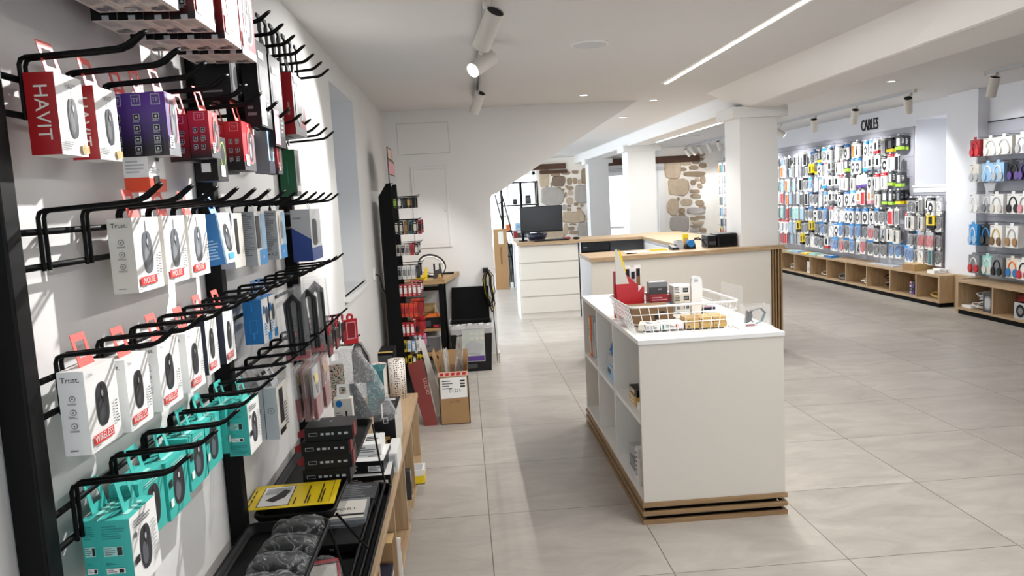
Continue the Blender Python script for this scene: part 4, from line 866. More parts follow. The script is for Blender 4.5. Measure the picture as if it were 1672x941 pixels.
b.grid(bag, 30, 16, 'clear_film', True); t = b.build('hanging_garment_bag'); tag(t, 'large crumpled clear bag with dark contents hanging beyond the rack', 'bag')
b = MB(); b.grid(lambda u, v: (-.530 - .04 * v + .045 * (1.0 - .7 * v) * math.cos(2 * PI * u), .33 + .035 * (1.1 - v) * math.sin(2 * PI * u), .67 + .15 * v), 20, 8, 'dark_grey', True); b.build('contents', t); MB().box(-.445, -.442, .27, .30, .67, .73, 'white').build('paper_tag', t)
b = MB(); out = [(0, 0), (.085, 0), (.088, .05), (.075, .13), (.045, .19), (.02, .20), (0, .15)]
b.prism([(-.607 + x, .62, .755 + z) for x, z in out], (0, .035, 0), 'grey_fabric'); b.tube([(-.607 + x * .93 + .003, .618, .755 + z * .95 + .004) for x, z in out], .003, 'black_plastic', 6, closed=True); tag(b.build('hanging_fabric_pouch'), 'grey fabric case with dark piping hanging beyond the clear bag', 'case')
b = MB(); b.tube([(XL, .64, .99), (-.58, .64, .97), (-.565, .64, .985)], .004, 'black_metal'); b.tube([(XL, .34, 1.0), (-.56, .34, .99), (-.545, .34, 1.005)], .004, 'black_metal'); tag(b.build('wall_peg'), 'thin black pegs on the left wall carrying the fabric case and clear bag', 'hook')

# ------------------------------------------------------------------ black product stand
gs = thing('product_stand', (-.55, 3.4, 0), 'tall narrow black floor stand of small packs against the left wall', 'product stand')
for y in (3.05, 3.58):
    MB().prism([(-.69, y, 0), (-.565, y, 0), (-.588, y, 1.755), (-.622, y, 1.755), (-.688, y, 1.655)], (0, .02, 0), 'black_matt').build('side_panel', gs, bevel=.002)
MB().box(-.69, -.66, 3.07, 3.58, .05, 1.64, 'white').build('back_panel', gs); MB().box(-.69, -.45, 3.05, 3.60, 0, .09, 'black_matt').build('base', gs, bevel=.003)
c = MB(); c.prism([(-.600, 3.05, 1.755), (-.600, 3.59, 1.755), (-.600, 3.59, 1.93), (-.600, 3.45, 1.95), (-.600, 3.40, 2.035), (-.600, 3.05, 2.035)], (.006, 0, 0), 'black_card'); c.quad((-.5935, 3.06, 1.83), (-.5935, 3.58, 1.83), (-.5935, 3.58, 1.92), (-.5935, 3.06, 1.94), 'pink'); c.quad((-.5935, 3.06, 1.95), (-.5935, 3.39, 1.95), (-.5935, 3.39, 2.025), (-.5935, 3.06, 2.025), 'tape'); c.quad((-.5935, 3.06, 1.76), (-.5935, 3.58, 1.76), (-.5935, 3.58, 1.82), (-.5935, 3.06, 1.82), 'light_grey'); c.build('header_card', gs)
srows = [(1.64, .085, [('black_card', 'lime'), ('black_card', 'white'), ('black_card', 'dark_grey'), ('black_card', 'gold'), ('black_card', 'black_plastic')], 'topmost'), (1.455, .105, [('black_card', 'off_white'), ('black_card', 'off_white'), ('kraft_dark', 'kraft'), ('teal_box', 'black_card'), ('black_card', 'cream'), ('red_dark', 'black_card')], 'second'),
         (1.27, .085, [('off_white', 'text_dark'), ('off_white', 'text_dark'), ('off_white', 'mid_grey'), ('red', 'red_dark'), ('black_card', 'white')], 'third'), (1.10, .10, [('light_grey', 'text_dark'), ('white', 'mid_grey'), ('white', 'mid_grey'), ('white', 'light_grey'), ('black_card', 'dark_grey')], 'fourth'),
         (.955, .095, [('red', 'white')] * 4 + [('red_dark', 'white')], 'fifth'), (.80, .105, [('orange_red', 'red_deep'), ('orange_red', 'red_deep'), ('orange_red', 'red'), ('orange_red', 'red_deep'), ('red_deep', 'red_dark')], 'sixth'), (.645, .105, [('red', 'white'), ('red', 'white'), ('red', 'white'), ('red_deep', 'black_card'), ('red', 'red_dark')], 'seventh'),
         (.50, .085, [('yellow', 'text_dark'), ('white', 'blue_light'), ('blue_light', 'white'), ('white', 'light_grey'), ('pink_bright', 'pink')], 'eighth'), (.38, .07, [('black_card', 'yellow'), ('yellow', 'black_card'), ('black_card', 'white'), ('yellow', 'black_card')], 'ninth')]
for z, h_, cols, nm in srows:
    for y in (3.13, 3.40): MB().tube([(-.66, y, z + .008), (-.40, y, z + .008), (-.385, y, z + .02)], .0028, 'black_metal', 6).build('peg', gs)
    for yi, y in enumerate((3.10, 3.37)):
        for k, (m1, m2) in enumerate(cols):
            if yi and k < 2: continue
            c = Carton(.028, .075, h_, m1); c.on('L').rect(.12, .25, .88, .75, m2).rect(.2, .82, .8, .9, m2); c.on('F').rect(.15, .2, .85, .7, m2); c.on('L').lines(.2, .08, .8, .2, 2, m2)
            inst('small_pack', c.mesh('small_pack'), (-.555 + .036 * k, y + .03, z), '%s pack from the left on the %s row of the black stand%s' % (ORD[k + 1], nm, ', rear peg' if yi else ''), 'pack', 'small packs on the black stand')

# ------------------------------------------------------------------ work desk against the stair wall
dk = thing('work_desk', (-.46, 4.0, 0), 'wooden topped work desk with black metal frame against the stair wall', 'desk')
b = MB(); b.prism([(-.742, 3.66, .885), (-.235, 3.66, .885), (-.11, 4.385, .885), (-.742, 4.385, .885)], (0, 0, .035), 'desk_wood'); b.build('desktop', dk, bevel=.002)
for x, y in ((-.72, 3.70), (-.275, 3.70), (-.72, 4.35), (-.27, 4.35)): MB().box(x - .02, x + .02, y - .02, y + .02, 0, .885, 'black_metal').build('leg', dk)
for z in (.845, .23):
    for p0, p1 in (((-.70, 3.70), (-.295, 3.70)), ((-.275, 3.72), (-.27, 4.33)), ((-.72, 3.72), (-.72, 4.33))): MB().tube([(*p0, z), (*p1, z)], .018, 'black_metal', 4).build('rail', dk)
for z in (.47, .25): MB().prism([(-.70, 3.68, z), (-.29, 3.68, z), (-.285, 4.33, z), (-.70, 4.33, z)], (0, 0, .022), 'desk_wood').build('shelf', dk)
def simple(name, mb, label, cat, group=None, bevel=0): return tag(mb.build(name, bevel=bevel), label, cat, group)
zt = .921
t = thing('ring_lamp', (-.37, 4.0, zt), 'black and white oval ring stand on the work desk', 'lamp')
ring = [(-.37 + .115 * math.cos(a) + .02, 4.0 + .02 * math.cos(a), zt + .105 + .09 * math.sin(a) - .02 * math.cos(a)) for a in [2 * PI * k / 28 for k in range(28)]]
MB().tube(ring, .011, 'black_plastic', 8, closed=True).build('ring', t); MB().tube([(x * .93 - .026, y - .012, .07 * zt + z * .93) for x, y, z in ring], .008, 'white', 8, closed=True).build('inner_ring', t); MB().cyl((-.36, 4.0, zt), (-.36, 4.0, zt + .012), .06, 'black_plastic').build('foot', t)
t = thing('tape_dispenser', (-.44, 3.78, zt), 'yellow tape dispenser at the front of the work desk', 'tape dispenser')
b = MB(); b.prism([(-.50, 3.75, zt), (-.39, 3.75, zt), (-.385, 3.75, zt + .10), (-.40, 3.75, zt + .105), (-.42, 3.75, zt + .05), (-.49, 3.75, zt + .04)], (0, .05, 0), 'yellow'); b.build('body', t); MB().cyl((-.455, 3.748, zt + .055), (-.455, 3.802, zt + .055), .032, 'off_white').build('tape_roll', t)
t = thing('router', (-.29, 3.84, zt), 'grey router with two upright black antennas on the work desk', 'router')
MB().prism([(-.34, 3.80, zt), (-.25, 3.80, zt), (-.262, 3.80, zt + .085), (-.33, 3.80, zt + .065)], (0, .04, 0), 'dark_grey').build('body', t, bevel=.003)
for x in (-.325, -.275): MB().box(x - .008, x + .008, 3.81, 3.825, zt + .06, zt + .13, 'black_plastic').build('antenna', t)
simple('cable_strip', MB().box(-.28, -.16, 4.15, 4.19, zt, zt + .015, 'black_plastic').box(-.27, -.25, 4.16, 4.18, zt + .015, zt + .02, 'dark_grey'), 'black power strip lying at the back of the work desk', 'power strip', bevel=.003)
b = MB(); b.box(-.30, -.255, 3.70, 3.74, zt, zt + .02, 'kraft'); b.cyl((-.28, 3.72, zt + .02), (-.28, 3.72, zt + .045), .012, 'gold', 12); simple('brass_fitting', b, 'small brass and wood fitting at the desk corner', 'fitting')
carton('printer_box', -.735, -.665, 3.75, 3.95, zt + .0, zt + .05, 'black_card', 'black and red printer box on the desk left of the stand', deco=lambda c: c.on('F').rect(.1, .2, .9, .5, 'red_dark'))
carton('accessory_box', -.735, -.66, 3.74, 3.92, zt + .051, zt + .09, 'red_dark', 'dark red box on top of the black printer box', deco=lambda c: c.on('F').lines(.1, .2, .9, .8, 2, 'light_grey'))
carton('cardboard_box', -.56, -.47, 3.80, 4.0, .493, .70, 'kraft', 'brown box on the desk shelf, left of the two', deco=lambda c: c.on('F').rect(.2, .2, .8, .5, 'kraft_dark')); carton('cardboard_box', -.465, -.35, 3.95, 4.15, .493, .66, 'kraft_light', 'pale brown box behind on the desk shelf', deco=lambda c: c.on('F').rect(.1, .6, .9, .7, 'kraft'))
simple('speaker_box', MB().box(-.46, -.30, 3.72, 3.86, .493, .585, 'black_card').box(-.44, -.38, 3.717, 3.72, .51, .56, 'dark_grey').box(-.36, -.31, 3.716, 3.72, .50, .52, 'red'), 'black electronics box on the desk shelf', 'box')
simple('orange_pouch', MB().prism([(-.45, 3.73, .586), (-.30, 3.73, .586), (-.32, 3.73, .615), (-.42, 3.73, .605)], (0, .1, 0), 'orange'), 'orange soft pouch on top of the black electronics box', 'pouch')
simple('paper_sheets', MB().prism([(-.34, 3.88, .645), (-.29, 3.88, .50), (-.29, 3.94, .50), (-.34, 3.94, .645)], (0, 0, .012), 'light_grey'), 'loose pale sheets slumped over the desk shelf', 'paper')
simple('storage_tub', MB().box(-.50, -.31, 3.76, 4.02, .273, .40, 'mid_grey').box(-.51, -.30, 3.75, 4.03, .40, .415, 'light_grey'), 'grey storage tub with lid on the lowest desk shelf', 'tub', bevel=.004)
t = thing('power_socket', (XL + .01, 2.9, 1.05), 'black cable plugged into a socket on the left wall', 'socket'); MB().box(XL, XL + .012, 2.87, 2.95, 1.03, 1.11, 'white').build('plate', t, bevel=.002); MB().tube([(XL + .012, 2.91, 1.07), (XL + .04, 2.93, 1.05), (XL + .035, 3.1, .95), (XL + .05, 3.25, .86), (XL + .03, 3.4, .75)], .005, 'black_plastic').build('cord', t)

# ------------------------------------------------------------------ bin, cable bundle, carton and panels by the stair wall
bi = thing('open_bin', (-.03, 4.2, 0), 'black plastic bin with raised lid and clear liner against the stair wall', 'bin')
b = MB(); A = [(-.205, 4.08, 0), (.14, 4.08, 0), (.14, 4.34, 0), (-.205, 4.34, 0)]; B2 = [(-.225, 4.05, .455), (.165, 4.05, .455), (.165, 4.355, .455), (-.225, 4.355, .455)]; B3 = [(-.205, 4.07, .455), (.145, 4.07, .455), (.145, 4.335, .455), (-.205, 4.335, .455)]; B4 = [(x * .95, 4.2 + (y - 4.2) * .95, .06) for x, y, z in A]
b.add(A + B2 + B3 + B4, [(3, 2, 1, 0)] + [(4 * l + i, 4 * l + (i + 1) % 4, 4 * l + 4 + (i + 1) % 4, 4 * l + 4 + i) for l in range(3) for i in range(4)] + [(12, 13, 14, 15)], 'black_plastic'); b.build('body', bi, bevel=.004)
MB().prism([(-.21, 4.352, .455), (.155, 4.352, .455), (.160, 4.366, .765), (-.195, 4.366, .768)], (0, .014, 0), 'black_matt').build('lid', bi, bevel=.004)
b = MB(); rimp = [(-.232, 4.042), (.172, 4.042), (.172, 4.36), (-.232, 4.36)]
def liner(u, v):
    k = u * 4; i = int(k) % 4; f = k - int(k); p, q = rimp[i], rimp[(i + 1) % 4]; x, y = p[0] + (q[0] - p[0]) * f, p[1] + (q[1] - p[1]) * f; n_ = noise.noise(Vector((u * 30, v * 6, 2))) * .008
    s_ = 1 - .05 * max(0, v - .5); return (-.03 + (x + .03) * s_ * (1 + .02 * (v < .5)) + n_, 4.2 + (y - 4.2) * s_ + n_, .41 + .05 * min(1, 2 * v) - .10 * max(0, 2 * v - 1) + n_)
b.grid(liner, 64, 7, 'clear_frost', True); b.build('liner', bi)
b = MB(); b.quad((-.115, 4.062, .10), (.085, 4.062, .095), (.09, 4.040, .405), (-.12, 4.040, .40), 'poster_grey'); b.quad((-.112, 4.060, .104), (.08, 4.060, .10), (.08, 4.058, .15), (-.11, 4.058, .15), 'purple')
for i in range(6): b.quad((-.05 + .05 * (i % 3), 4.045, .30 + .04 * (i // 3)), (-.015 + .05 * (i % 3), 4.045, .30 + .04 * (i // 3)), (-.015 + .05 * (i % 3), 4.042, .33 + .04 * (i // 3)), (-.05 + .05 * (i % 3), 4.042, .33 + .04 * (i // 3)), 'off_white')
b.prism([(-.09, 4.050, .18), (.04, 4.050, .17), (.08, 4.044, .26), (-.02, 4.042, .29), (-.08, 4.044, .27)], (0, -.001, 0), 'light_grey'); b.build('paper_poster', bi)
MB().box(-.08, .01, 4.066, 4.085, .03, .07, 'dark_grey').build('foot_pedal', bi, bevel=.004)
t = thing('cable_bundle', (.15, 4.37, .40), 'bundle of black and yellow cables hanging on the stair wall end', 'cables'); random.seed(11)
MB().box(.115, .165, 4.30, 4.40, .90, .94, 'black_plastic').build('holder', t)
for k in range(12):
    x0 = .155 + random.uniform(-.015, .015); w_ = random.uniform(.02, .045); z1 = random.uniform(.50, .66); y = 4.342 - random.uniform(0, .05)
    MB().tube([(x0, y, .92), (x0 - w_, y - .01, .84), (x0 - w_ * .8, y, .70), (x0 + .02, y - .01, z1), (x0 + .05, y, z1 + .08), (x0 + w_ * .9, y, .78), (x0 + w_, y - .01, .86), (x0, y, .925)], random.choice((.0035, .004, .0045)), random.choice(('black_plastic', 'black_plastic', 'black_plastic', 'gold', 'yellow', 'dark_grey')), 6).build('cable', t)
MB().tube([(.19, 4.34, .60), (.20, 4.35, .35), (.205, 4.36, .15), (.210, 4.365, .02)], .004, 'black_plastic', 6).build('cable', t)
cb_ = thing('cardboard_box', (-.18, 2.52, 0), 'open brown cardboard box with white shipping label on the floor', 'box')
b = MB(); x0, x1, y0, y1, h_ = -.288, -.075, 2.395, 2.66, .385; e = .006
for a in ((x0, x1, y0, y0 + e), (x0, x1, y1 - e, y1), (x0, x0 + e, y0, y1), (x1 - e, x1, y0, y1)): b.box(*a, 0, h_, 'kraft')
b.box(x0, x1, y0, y1, 0, .005, 'kraft'); cbn = b.build('body', cb_).name
MB().prism([(x0, y0, h_), (x0, y1, h_), (x0 - .035, y1, h_ + .13), (x0 - .035, y0, h_ + .13)], (.005, 0, 0), 'kraft').build('flap', cb_); MB().prism([(x0, y1, h_), (x1, y1, h_), (x1, y1 + .05, h_ + .10), (x0, y1 + .05, h_ + .10)], (0, .005, 0), 'kraft').build('flap', cb_); MB().prism([(x1, y0, h_), (x1, y1, h_), (x1 + .01, y1, h_ + .11), (x1 + .01, y0, h_ + .11)], (-.005, 0, 0), 'kraft').build('flap', cb_)
b = MB(); b.quad((x0 + .012, y0 - .001, .19), (x1 - .012, y0 - .001, .195), (x1 - .012, y0 - .001, .345), (x0 + .012, y0 - .001, .34), 'white'); Y = y0 - .0015
for k in range(4): b.quad((x0 + .025, Y, .315 - .018 * k), (x0 + .025 + (.06, .075, .05, .07)[k], Y, .315 - .018 * k), (x0 + .025 + (.06, .075, .05, .07)[k], Y, .321 - .018 * k), (x0 + .025, Y, .321 - .018 * k), 'text_dark')
for k in range(3): b.quad((x1 - .06, Y, .31 - .02 * k), (x1 - .025, Y, .31 - .02 * k), (x1 - .025, Y, .322 - .02 * k), (x1 - .06, Y, .322 - .02 * k), 'text_dark')
b.text('01D1', (x0 + .115, Y, .245), (1, 0, 0), (0, 0, 1), .040, 'text_dark'); b.text('BA11ER', (x0 + .11, Y, .165), (1, 0, 0), (0, 0, 1), .022, 'kraft_dark'); b.build('shipping_label', bpy.data.objects[cbn])
b = MB(); b.quad((x0, y0 - .0012, .350), (x1, y0 - .0012, .352), (x1, y0 - .0012, .385), (x0, y0 - .0012, .385), 'tape')
for k in range(5): b.quad((x0 + .01 + .04 * k, y0 - .0018, .358), (x0 + .035 + .04 * k, y0 - .0018, .358), (x0 + .04 + .04 * k, y0 - .0018, .378), (x0 + .015 + .04 * k, y0 - .0018, .378), 'red')
b.build('packing_tape', bpy.data.objects[cbn])
def wrap(name, base, tip, w0, seed, label):
    b = MB(); base, tip = Vector(base), Vector(tip)
    def f(u, v):
        p = base.lerp(tip, v); n_ = noise.noise(Vector((u * 5, v * 5, seed))) * .045; ww = w0 * (1 - .55 * v * v)
        return (p.x + (u - .5) * ww + n_ * .25, p.y + n_ + .03 * math.sin(u * 7 + seed), p.z + n_ * .6)
    b.grid(f, 16, 18, 'bubble_wrap'); o = b.build(name); m_ = o.modifiers.new('thick', 'SOLIDIFY'); m_.thickness = .004; tag(o, label, 'bubble wrap')
wrap('bubble_wrap', (-.160, 2.56, .10), (-.12, 2.57, .60), .08, 4, 'tall sheet of bubble wrap rising from the open cardboard box'); wrap('bubble_wrap', (-.225, 2.50, .10), (-.238, 2.50, .53), .08, 8, 'crumpled clear wrap at the left side of the open cardboard box')
t = thing('red_folder', (-.35, 2.43, 0), 'dark red folder leaning beside the open cardboard box', 'folder'); b = MB(); b.prism([(-.405, 2.40, 0), (-.312, 2.40, .0), (-.392, 2.42, .485), (-.502, 2.42, .445)], (0, .02, 0), 'folder_red'); b.build('cover', t, bevel=.003)
MB().text('STUDIO', (-.378, 2.398, .29), (.20, 0, -.98), (.98, 0, .20), .035, 'tape').build('lettering', t)
t = thing('leaning_board', (-.33, 2.72, 0), 'thin white board leaning behind the red folder', 'board'); MB().prism([(-.33, 2.70, 0), (-.26, 2.70, 0), (-.395, 2.78, .555), (-.43, 2.78, .57)], (0, .012, 0), 'off_white').build('board', t)
MB().box(-.43, -.42, 2.765, 2.80, .50, .575, 'white').build('clip', t)
b = MB(); b.box(-.66, -.56, 2.05, 2.30, 0, .62, 'black_matt'); b.box(-.655, -.565, 2.045, 2.05, .53, .60, 'dark_grey'); b.box(-.66, -.56, 2.05, 2.06, .615, .625, 'gold'); tag(b.build('floor_speaker', bevel=.004), 'black floor speaker with gold trim behind the paper rolls', 'speaker')

# ------------------------------------------------------------------ white island
IX0, IX1, IY0, IY1, IZ = .742, 1.436, .492, 2.20, .90
il = thing('display_island', (1.09, 1.35, 0), 'white display island with open cubbies and a striped wooden plinth', 'counter')
MB().box(IX0 - .006, IX1 + .004, IY0 - .006, IY1 + .004, IZ - .022, IZ, 'white').build('top', il, bevel=.002)
MB().box(IX0, IX1, IY0, IY0 + .02, .108, IZ - .022, 'melamine').build('end_panel', il, bevel=.001); MB().box(IX0, IX1, IY1 - .02, IY1, .108, IZ - .022, 'melamine').build('end_panel', il, bevel=.001)
xm = (IX0 + IX1) / 2; MB().box(xm - .008, xm + .008, IY0 + .02, IY1 - .02, .108, IZ - .022, 'white').build('back_panel', il)
for y in (1.15, 1.68): MB().box(IX0 + .001, IX1 - .001, y - .01, y + .01, .13, IZ - .022, 'white').build('divider', il, bevel=.001)
MB().box(IX0 + .001, IX1 - .001, IY0 + .02, IY1 - .02, .485, .507, 'white').build('shelf', il, bevel=.001)
MB().box(IX0, IX1, IY0 + .02, IY1 - .02, .108, .13, 'white').build('bottom_board', il, bevel=.001)
MB().box(IX0 + .03, IX1 - .03, IY0 + .03, IY1 - .03, 0, .108, 'black_matt').build('plinth', il)
for z in (0, .0425, .085):
    b = MB()
    for a in ((IX0 - .008, IX1 + .008, IY0 - .008, IY0 + .010), (IX0 - .008, IX1 + .008, IY1 - .008, IY1 + .008), (IX0 - .008, IX0 + .008, IY0 + .008, IY1 - .008), (IX1 - .008, IX1 + .008, IY0 + .008, IY1 - .008)): b.box(*a, z, z + .0225, 'slat_wood')
    b.build('plinth_slat', il, bevel=.001)
# goods in the island cubbies
def flat(name, x0, x1, y0, y1, z0, z1, m, label, cat='box', group='goods in the island cubbies', deco=None, rz=0):
    c = Carton(x1 - x0, y1 - y0, z1 - z0, m)
    if deco: deco(c)
    return inst(name, c.mesh(name), (x0, (y0 + y1) / 2, z1), label, cat, group, rz=PI + rz)
zs, zb = .508, .131
for k, (x, y, t_, m, h_) in enumerate(((.765, 2.12, .03, 'white', .25), (.76, 2.06, .05, 'orange', .27), (.765, 1.99, .035, 'light_grey', .28), (.77, 1.94, .03, 'clear_frost', .25))):
    flat('upright_pack', x, x + .22, y - t_, y, zs, zs + h_, m, ('white', 'orange', 'grey', 'clear')[k] + ' pack standing in the far upper cubby of the white island', 'pack', deco=lambda c: c.on('F').rect(.1, .1, .9, .4, 'off_white').lines(.15, .5, .85, .8, 4, 'text_grey'))
flat('storage_case', .77, .96, 1.28, 1.50, zs, zs + .075, 'blue_light', 'pale blue case lying lowest in the middle upper cubby', deco=lambda c: c.on('F').rect(.1, .3, .5, .7, 'navy')); flat('storage_case', .775, .95, 1.30, 1.48, zs + .076, zs + .135, 'light_grey', 'pale grey case on top of the pale blue case', rz=.05)
b = MB(); b.tube([(.79, 1.40, zs + .150), (.80, 1.34, zs + .19), (.80, 1.30, zs + .24), (.80, 1.36, zs + .25), (.80, 1.42, zs + .20), (.79, 1.44, zs + .155)], .014, 'blue'); simple('blue_strap', b, 'bright blue strap lying on the pale grey case', 'strap')
def d_bk(c): c.on('F').rect(.05, .2, .7, .8, 'cream').lines(.1, .3, .6, .7, 2, 'text_dark'); c.on('T').rect(.05, .05, .95, .95, 'black_card').rect(.2, .2, .8, .7, 'gold').lines(.3, .3, .7, .6, 4, 'text_dark')
flat('small_box', .775, .98, .75, .92, zs, zs + .045, 'gold', 'black and gold box lying lower of two in the near upper cubby', deco=d_bk); flat('small_box', .78, .97, .76, .91, zs + .046, zs + .08, 'black_card', 'black and gold box lying upper of two in the near upper cubby', deco=d_bk, rz=.04)
flat('small_box', .77, .93, .56, .70, zs, zs + .04, 'white', 'small white box at the front of the near upper cubby')
flat('upright_pack', .78, .99, 1.23, 1.26, zb, zb + .29, 'kraft_light', 'thin tan board standing in the middle lower cubby', 'pack'); flat('upright_pack', .78, .97, 1.19, 1.225, zb, zb + .30, 'black_card', 'thin black board standing in the middle lower cubby', 'pack'); flat('upright_pack', .775, .86, 1.165, 1.186, zb, zb + .10, 'white', 'small white card standing in the middle lower cubby', 'pack')
flat('small_box', .78, .96, .82, .98, zb, zb + .07, 'mid_grey', 'grey box lower of two in the near lower cubby', deco=lambda c: c.on('F').lines(.1, .2, .9, .8, 3, 'light_grey')); flat('small_box', .785, .95, .84, .97, zb + .071, zb + .12, 'light_grey', 'pale grey box upper of two in the near lower cubby', rz=.15)
flat('small_box', .765, .86, .70, .76, zb, zb + .17, 'white', 'white box with dark print standing in the near lower cubby', deco=lambda c: c.on('F').lines(.2, .1, .8, .9, 6, 'text_dark')); flat('small_box', .762, .80, .64, .68, zb, zb + .13, 'off_white', 'thin white box beside the white box with dark print')
# wire basket
bk = thing('wire_basket', (1.01, .87, IZ), 'white wire basket full of small goods on the white island', 'basket')
R4 = [(.738, .645), (1.290, .660), (1.270, 1.178), (.726, 1.125)]; B4 = [(.765, .585 + .03), (1.205 + .04, .60 + .02), (1.225, 1.14), (.76, 1.10)]; ZR0, ZR1 = 1.032, IZ + .006
def rr(P, z, r_=.05):
    out = []; n = len(P)
    for i in range(n):
        p = Vector(P[i]); a = (Vector(P[i - 1]) - p).normalized(); c_ = (Vector(P[(i + 1) % n]) - p).normalized()
        for k in range(5): t_ = k / 4; q = (1 - t_) ** 2 * (p + a * r_) + 2 * t_ * (1 - t_) * p + t_ * t_ * (p + c_ * r_); out.append((q.x, q.y, z))
    return out
MB().tube(rr(R4, ZR0), .0055, 'white_gloss', 8, closed=True).build('rim', bk)
b = MB()
for f in (.0, .35, .70): P = [(Vector(B4[i]).lerp(Vector(R4[i]), f)) for i in range(4)]; b.tube(rr(P, ZR1 + (ZR0 - ZR1) * f, .03), .0022, 'white_gloss', 6, closed=True)
for i in range(4):
    a0, a1, c0, c1 = Vector(R4[i]), Vector(R4[(i + 1) % 4]), Vector(B4[i]), Vector(B4[(i + 1) % 4]); n = 12 if i % 2 == 0 else 14
    for k in range(1, n): p, q = a0.lerp(a1, k / n), c0.lerp(c1, k / n); b.tube([(p.x, p.y, ZR0), (q.x, q.y, ZR1)], .0020, 'white_gloss', 6)
for k in range(1, 12): p, q = Vector(B4[0]).lerp(Vector(B4[1]), k / 12), Vector(B4[3]).lerp(Vector(B4[2]), k / 12); b.tube([(p.x, p.y, ZR1), (q.x, q.y, ZR1)], .0020, 'white_gloss', 6)
b.build('wire_mesh', bk)
zk = IZ + .010
def onisl(name, x0, x1, y0, y1, z0, z1, m, label, deco=None, rz=0, cat='box', group='goods in the wire basket', par=()): return carton(name, x0, x1, y0, y1, z0, z1, m, label, cat, group, rz=rz, deco=deco, par=par)
onisl('kraft_box', .785, 1.000, .83, .98, zk, zk + .092, 'kraft_dark', 'large brown cardboard box at the left of the wire basket', lambda c: (c.on('F').rect(.55, .3, .64, .6, 'text_dark').rect(.66, .55, .8, .75, 'text_dark'), c.on('T').rect(.05, .45, .95, .55, 'kraft')))
wb = lambda c: (c.on('F').rect(.05, .2, .25, .8, 'light_grey').lines(.35, .2, .8, .8, 3, 'text_grey'), c.on('T').lines(.1, .2, .6, .8, 3, 'text_dark').rect(.7, .2, .9, .5, 'red'))
onisl('small_white_box', .818, .888, .665, .77, zk, zk + .030, 'white', 'small white box with grey print at the front left of the basket', wb, rz=-.12)
onisl('small_white_box', .896, 1.008, .668, .77, zk, zk + .034, 'white', 'small white box with a red dot at the front of the basket', lambda c: (c.on('F').ell(.70, .5, .06, .28, 'red', 12).rect(.05, .1, .12, .7, 'teal_dark').lines(.2, .3, .6, .7, 2, 'text_grey'), c.on('T').rect(.1, .2, .5, .6, 'light_grey')))
onisl('small_white_box', .785, .812, .68, .80, zk, zk + .028, 'cream', 'narrow cream box at the front left corner of the basket', rz=-.3)
for k in range(3): 
    for j in range(2): onisl('tan_box', 1.020 + .068 * k, 1.084 + .068 * k, .655 + .01 * j, .76 + .01 * j, zk + .026 * j, zk + .025 + .026 * j, 'kraft_light', 'tan cardboard box in the block of six at the basket front, %s column %s' % (('left', 'middle', 'right')[k], ('below', 'on top')[j]), lambda c: (c.on('F').rect(.1, .25, .2, .6, 'text_dark').rect(.35, .2, .85, .7, 'gold'), c.on('T').rect(.0, .45, 1, .55, 'kraft')), group='tan boxes in the basket')
for k in range(4): onisl('small_white_box', 1.05, 1.155 - .004 * (k % 2), .97 + .005 * k, 1.08 + .005 * k, zk + .043 * k, zk + .0425 + .043 * k, ('white', 'off_white', 'cream', 'white')[k], 'white camera box piled at the basket back, %s of four' % ('lowest', 'second', 'third', 'topmost')[k], lambda c: c.on('F').lines(.03, .1, .35, .9, 4, 'text_dark', 3).rect(.48, .2, .75, .75, 'black_card').rect(.5, .3, .72, .65, 'mid_grey'), rz=.03 * (-1) ** k, group='camera boxes in the basket')
for k in range(4): onisl('small_dark_box', 1.165, 1.235, .80 + .07 * k, .862 + .07 * k, zk, zk + .055 + .012 * (k % 2), ('white', 'navy', 'white', 'off_white')[k], ('white box with dark print', 'navy striped box', 'white box with pink stripe', 'cream box with print')[k] + ' along the right side of the basket', lambda c: (c.on('F').lines(.1, .2, .9, .8, 3, 'text_dark'), c.on('T').rect(.1, .2, .9, .4, 'pink').lines(.1, .5, .9, .9, 3, 'navy')))
onisl('red_white_pack', 1.01, 1.145, .80, .93, zk, zk + .032, 'off_white', 'flat white pack with a red stripe in the middle of the basket', lambda c: c.on('F').rect(0, .3, 1, .8, 'red_dark'))
t = thing('white_case', (1.105, .79, zk), 'tall rounded white plastic case standing in the wire basket', 'case')
b = MB(); prof_ = [(1.08, 0), (1.084, .16), (1.0815, .205), (1.088, .236), (1.105, .243), (1.128, .240), (1.137, .225), (1.139, .16), (1.126, 0)]
b.prism([(x, .775, zk + z) for x, z in prof_], (0, .03, 0), 'white_gloss'); b.build('body', t, bevel=.006); MB().prism([(1.095, .7735, zk + .215), (1.118, .7735, zk + .215), (1.116, .7735, zk + .228), (1.10, .7735, zk + .230)], (0, .0335, 0), 'light_grey').build('hang_slot', t)
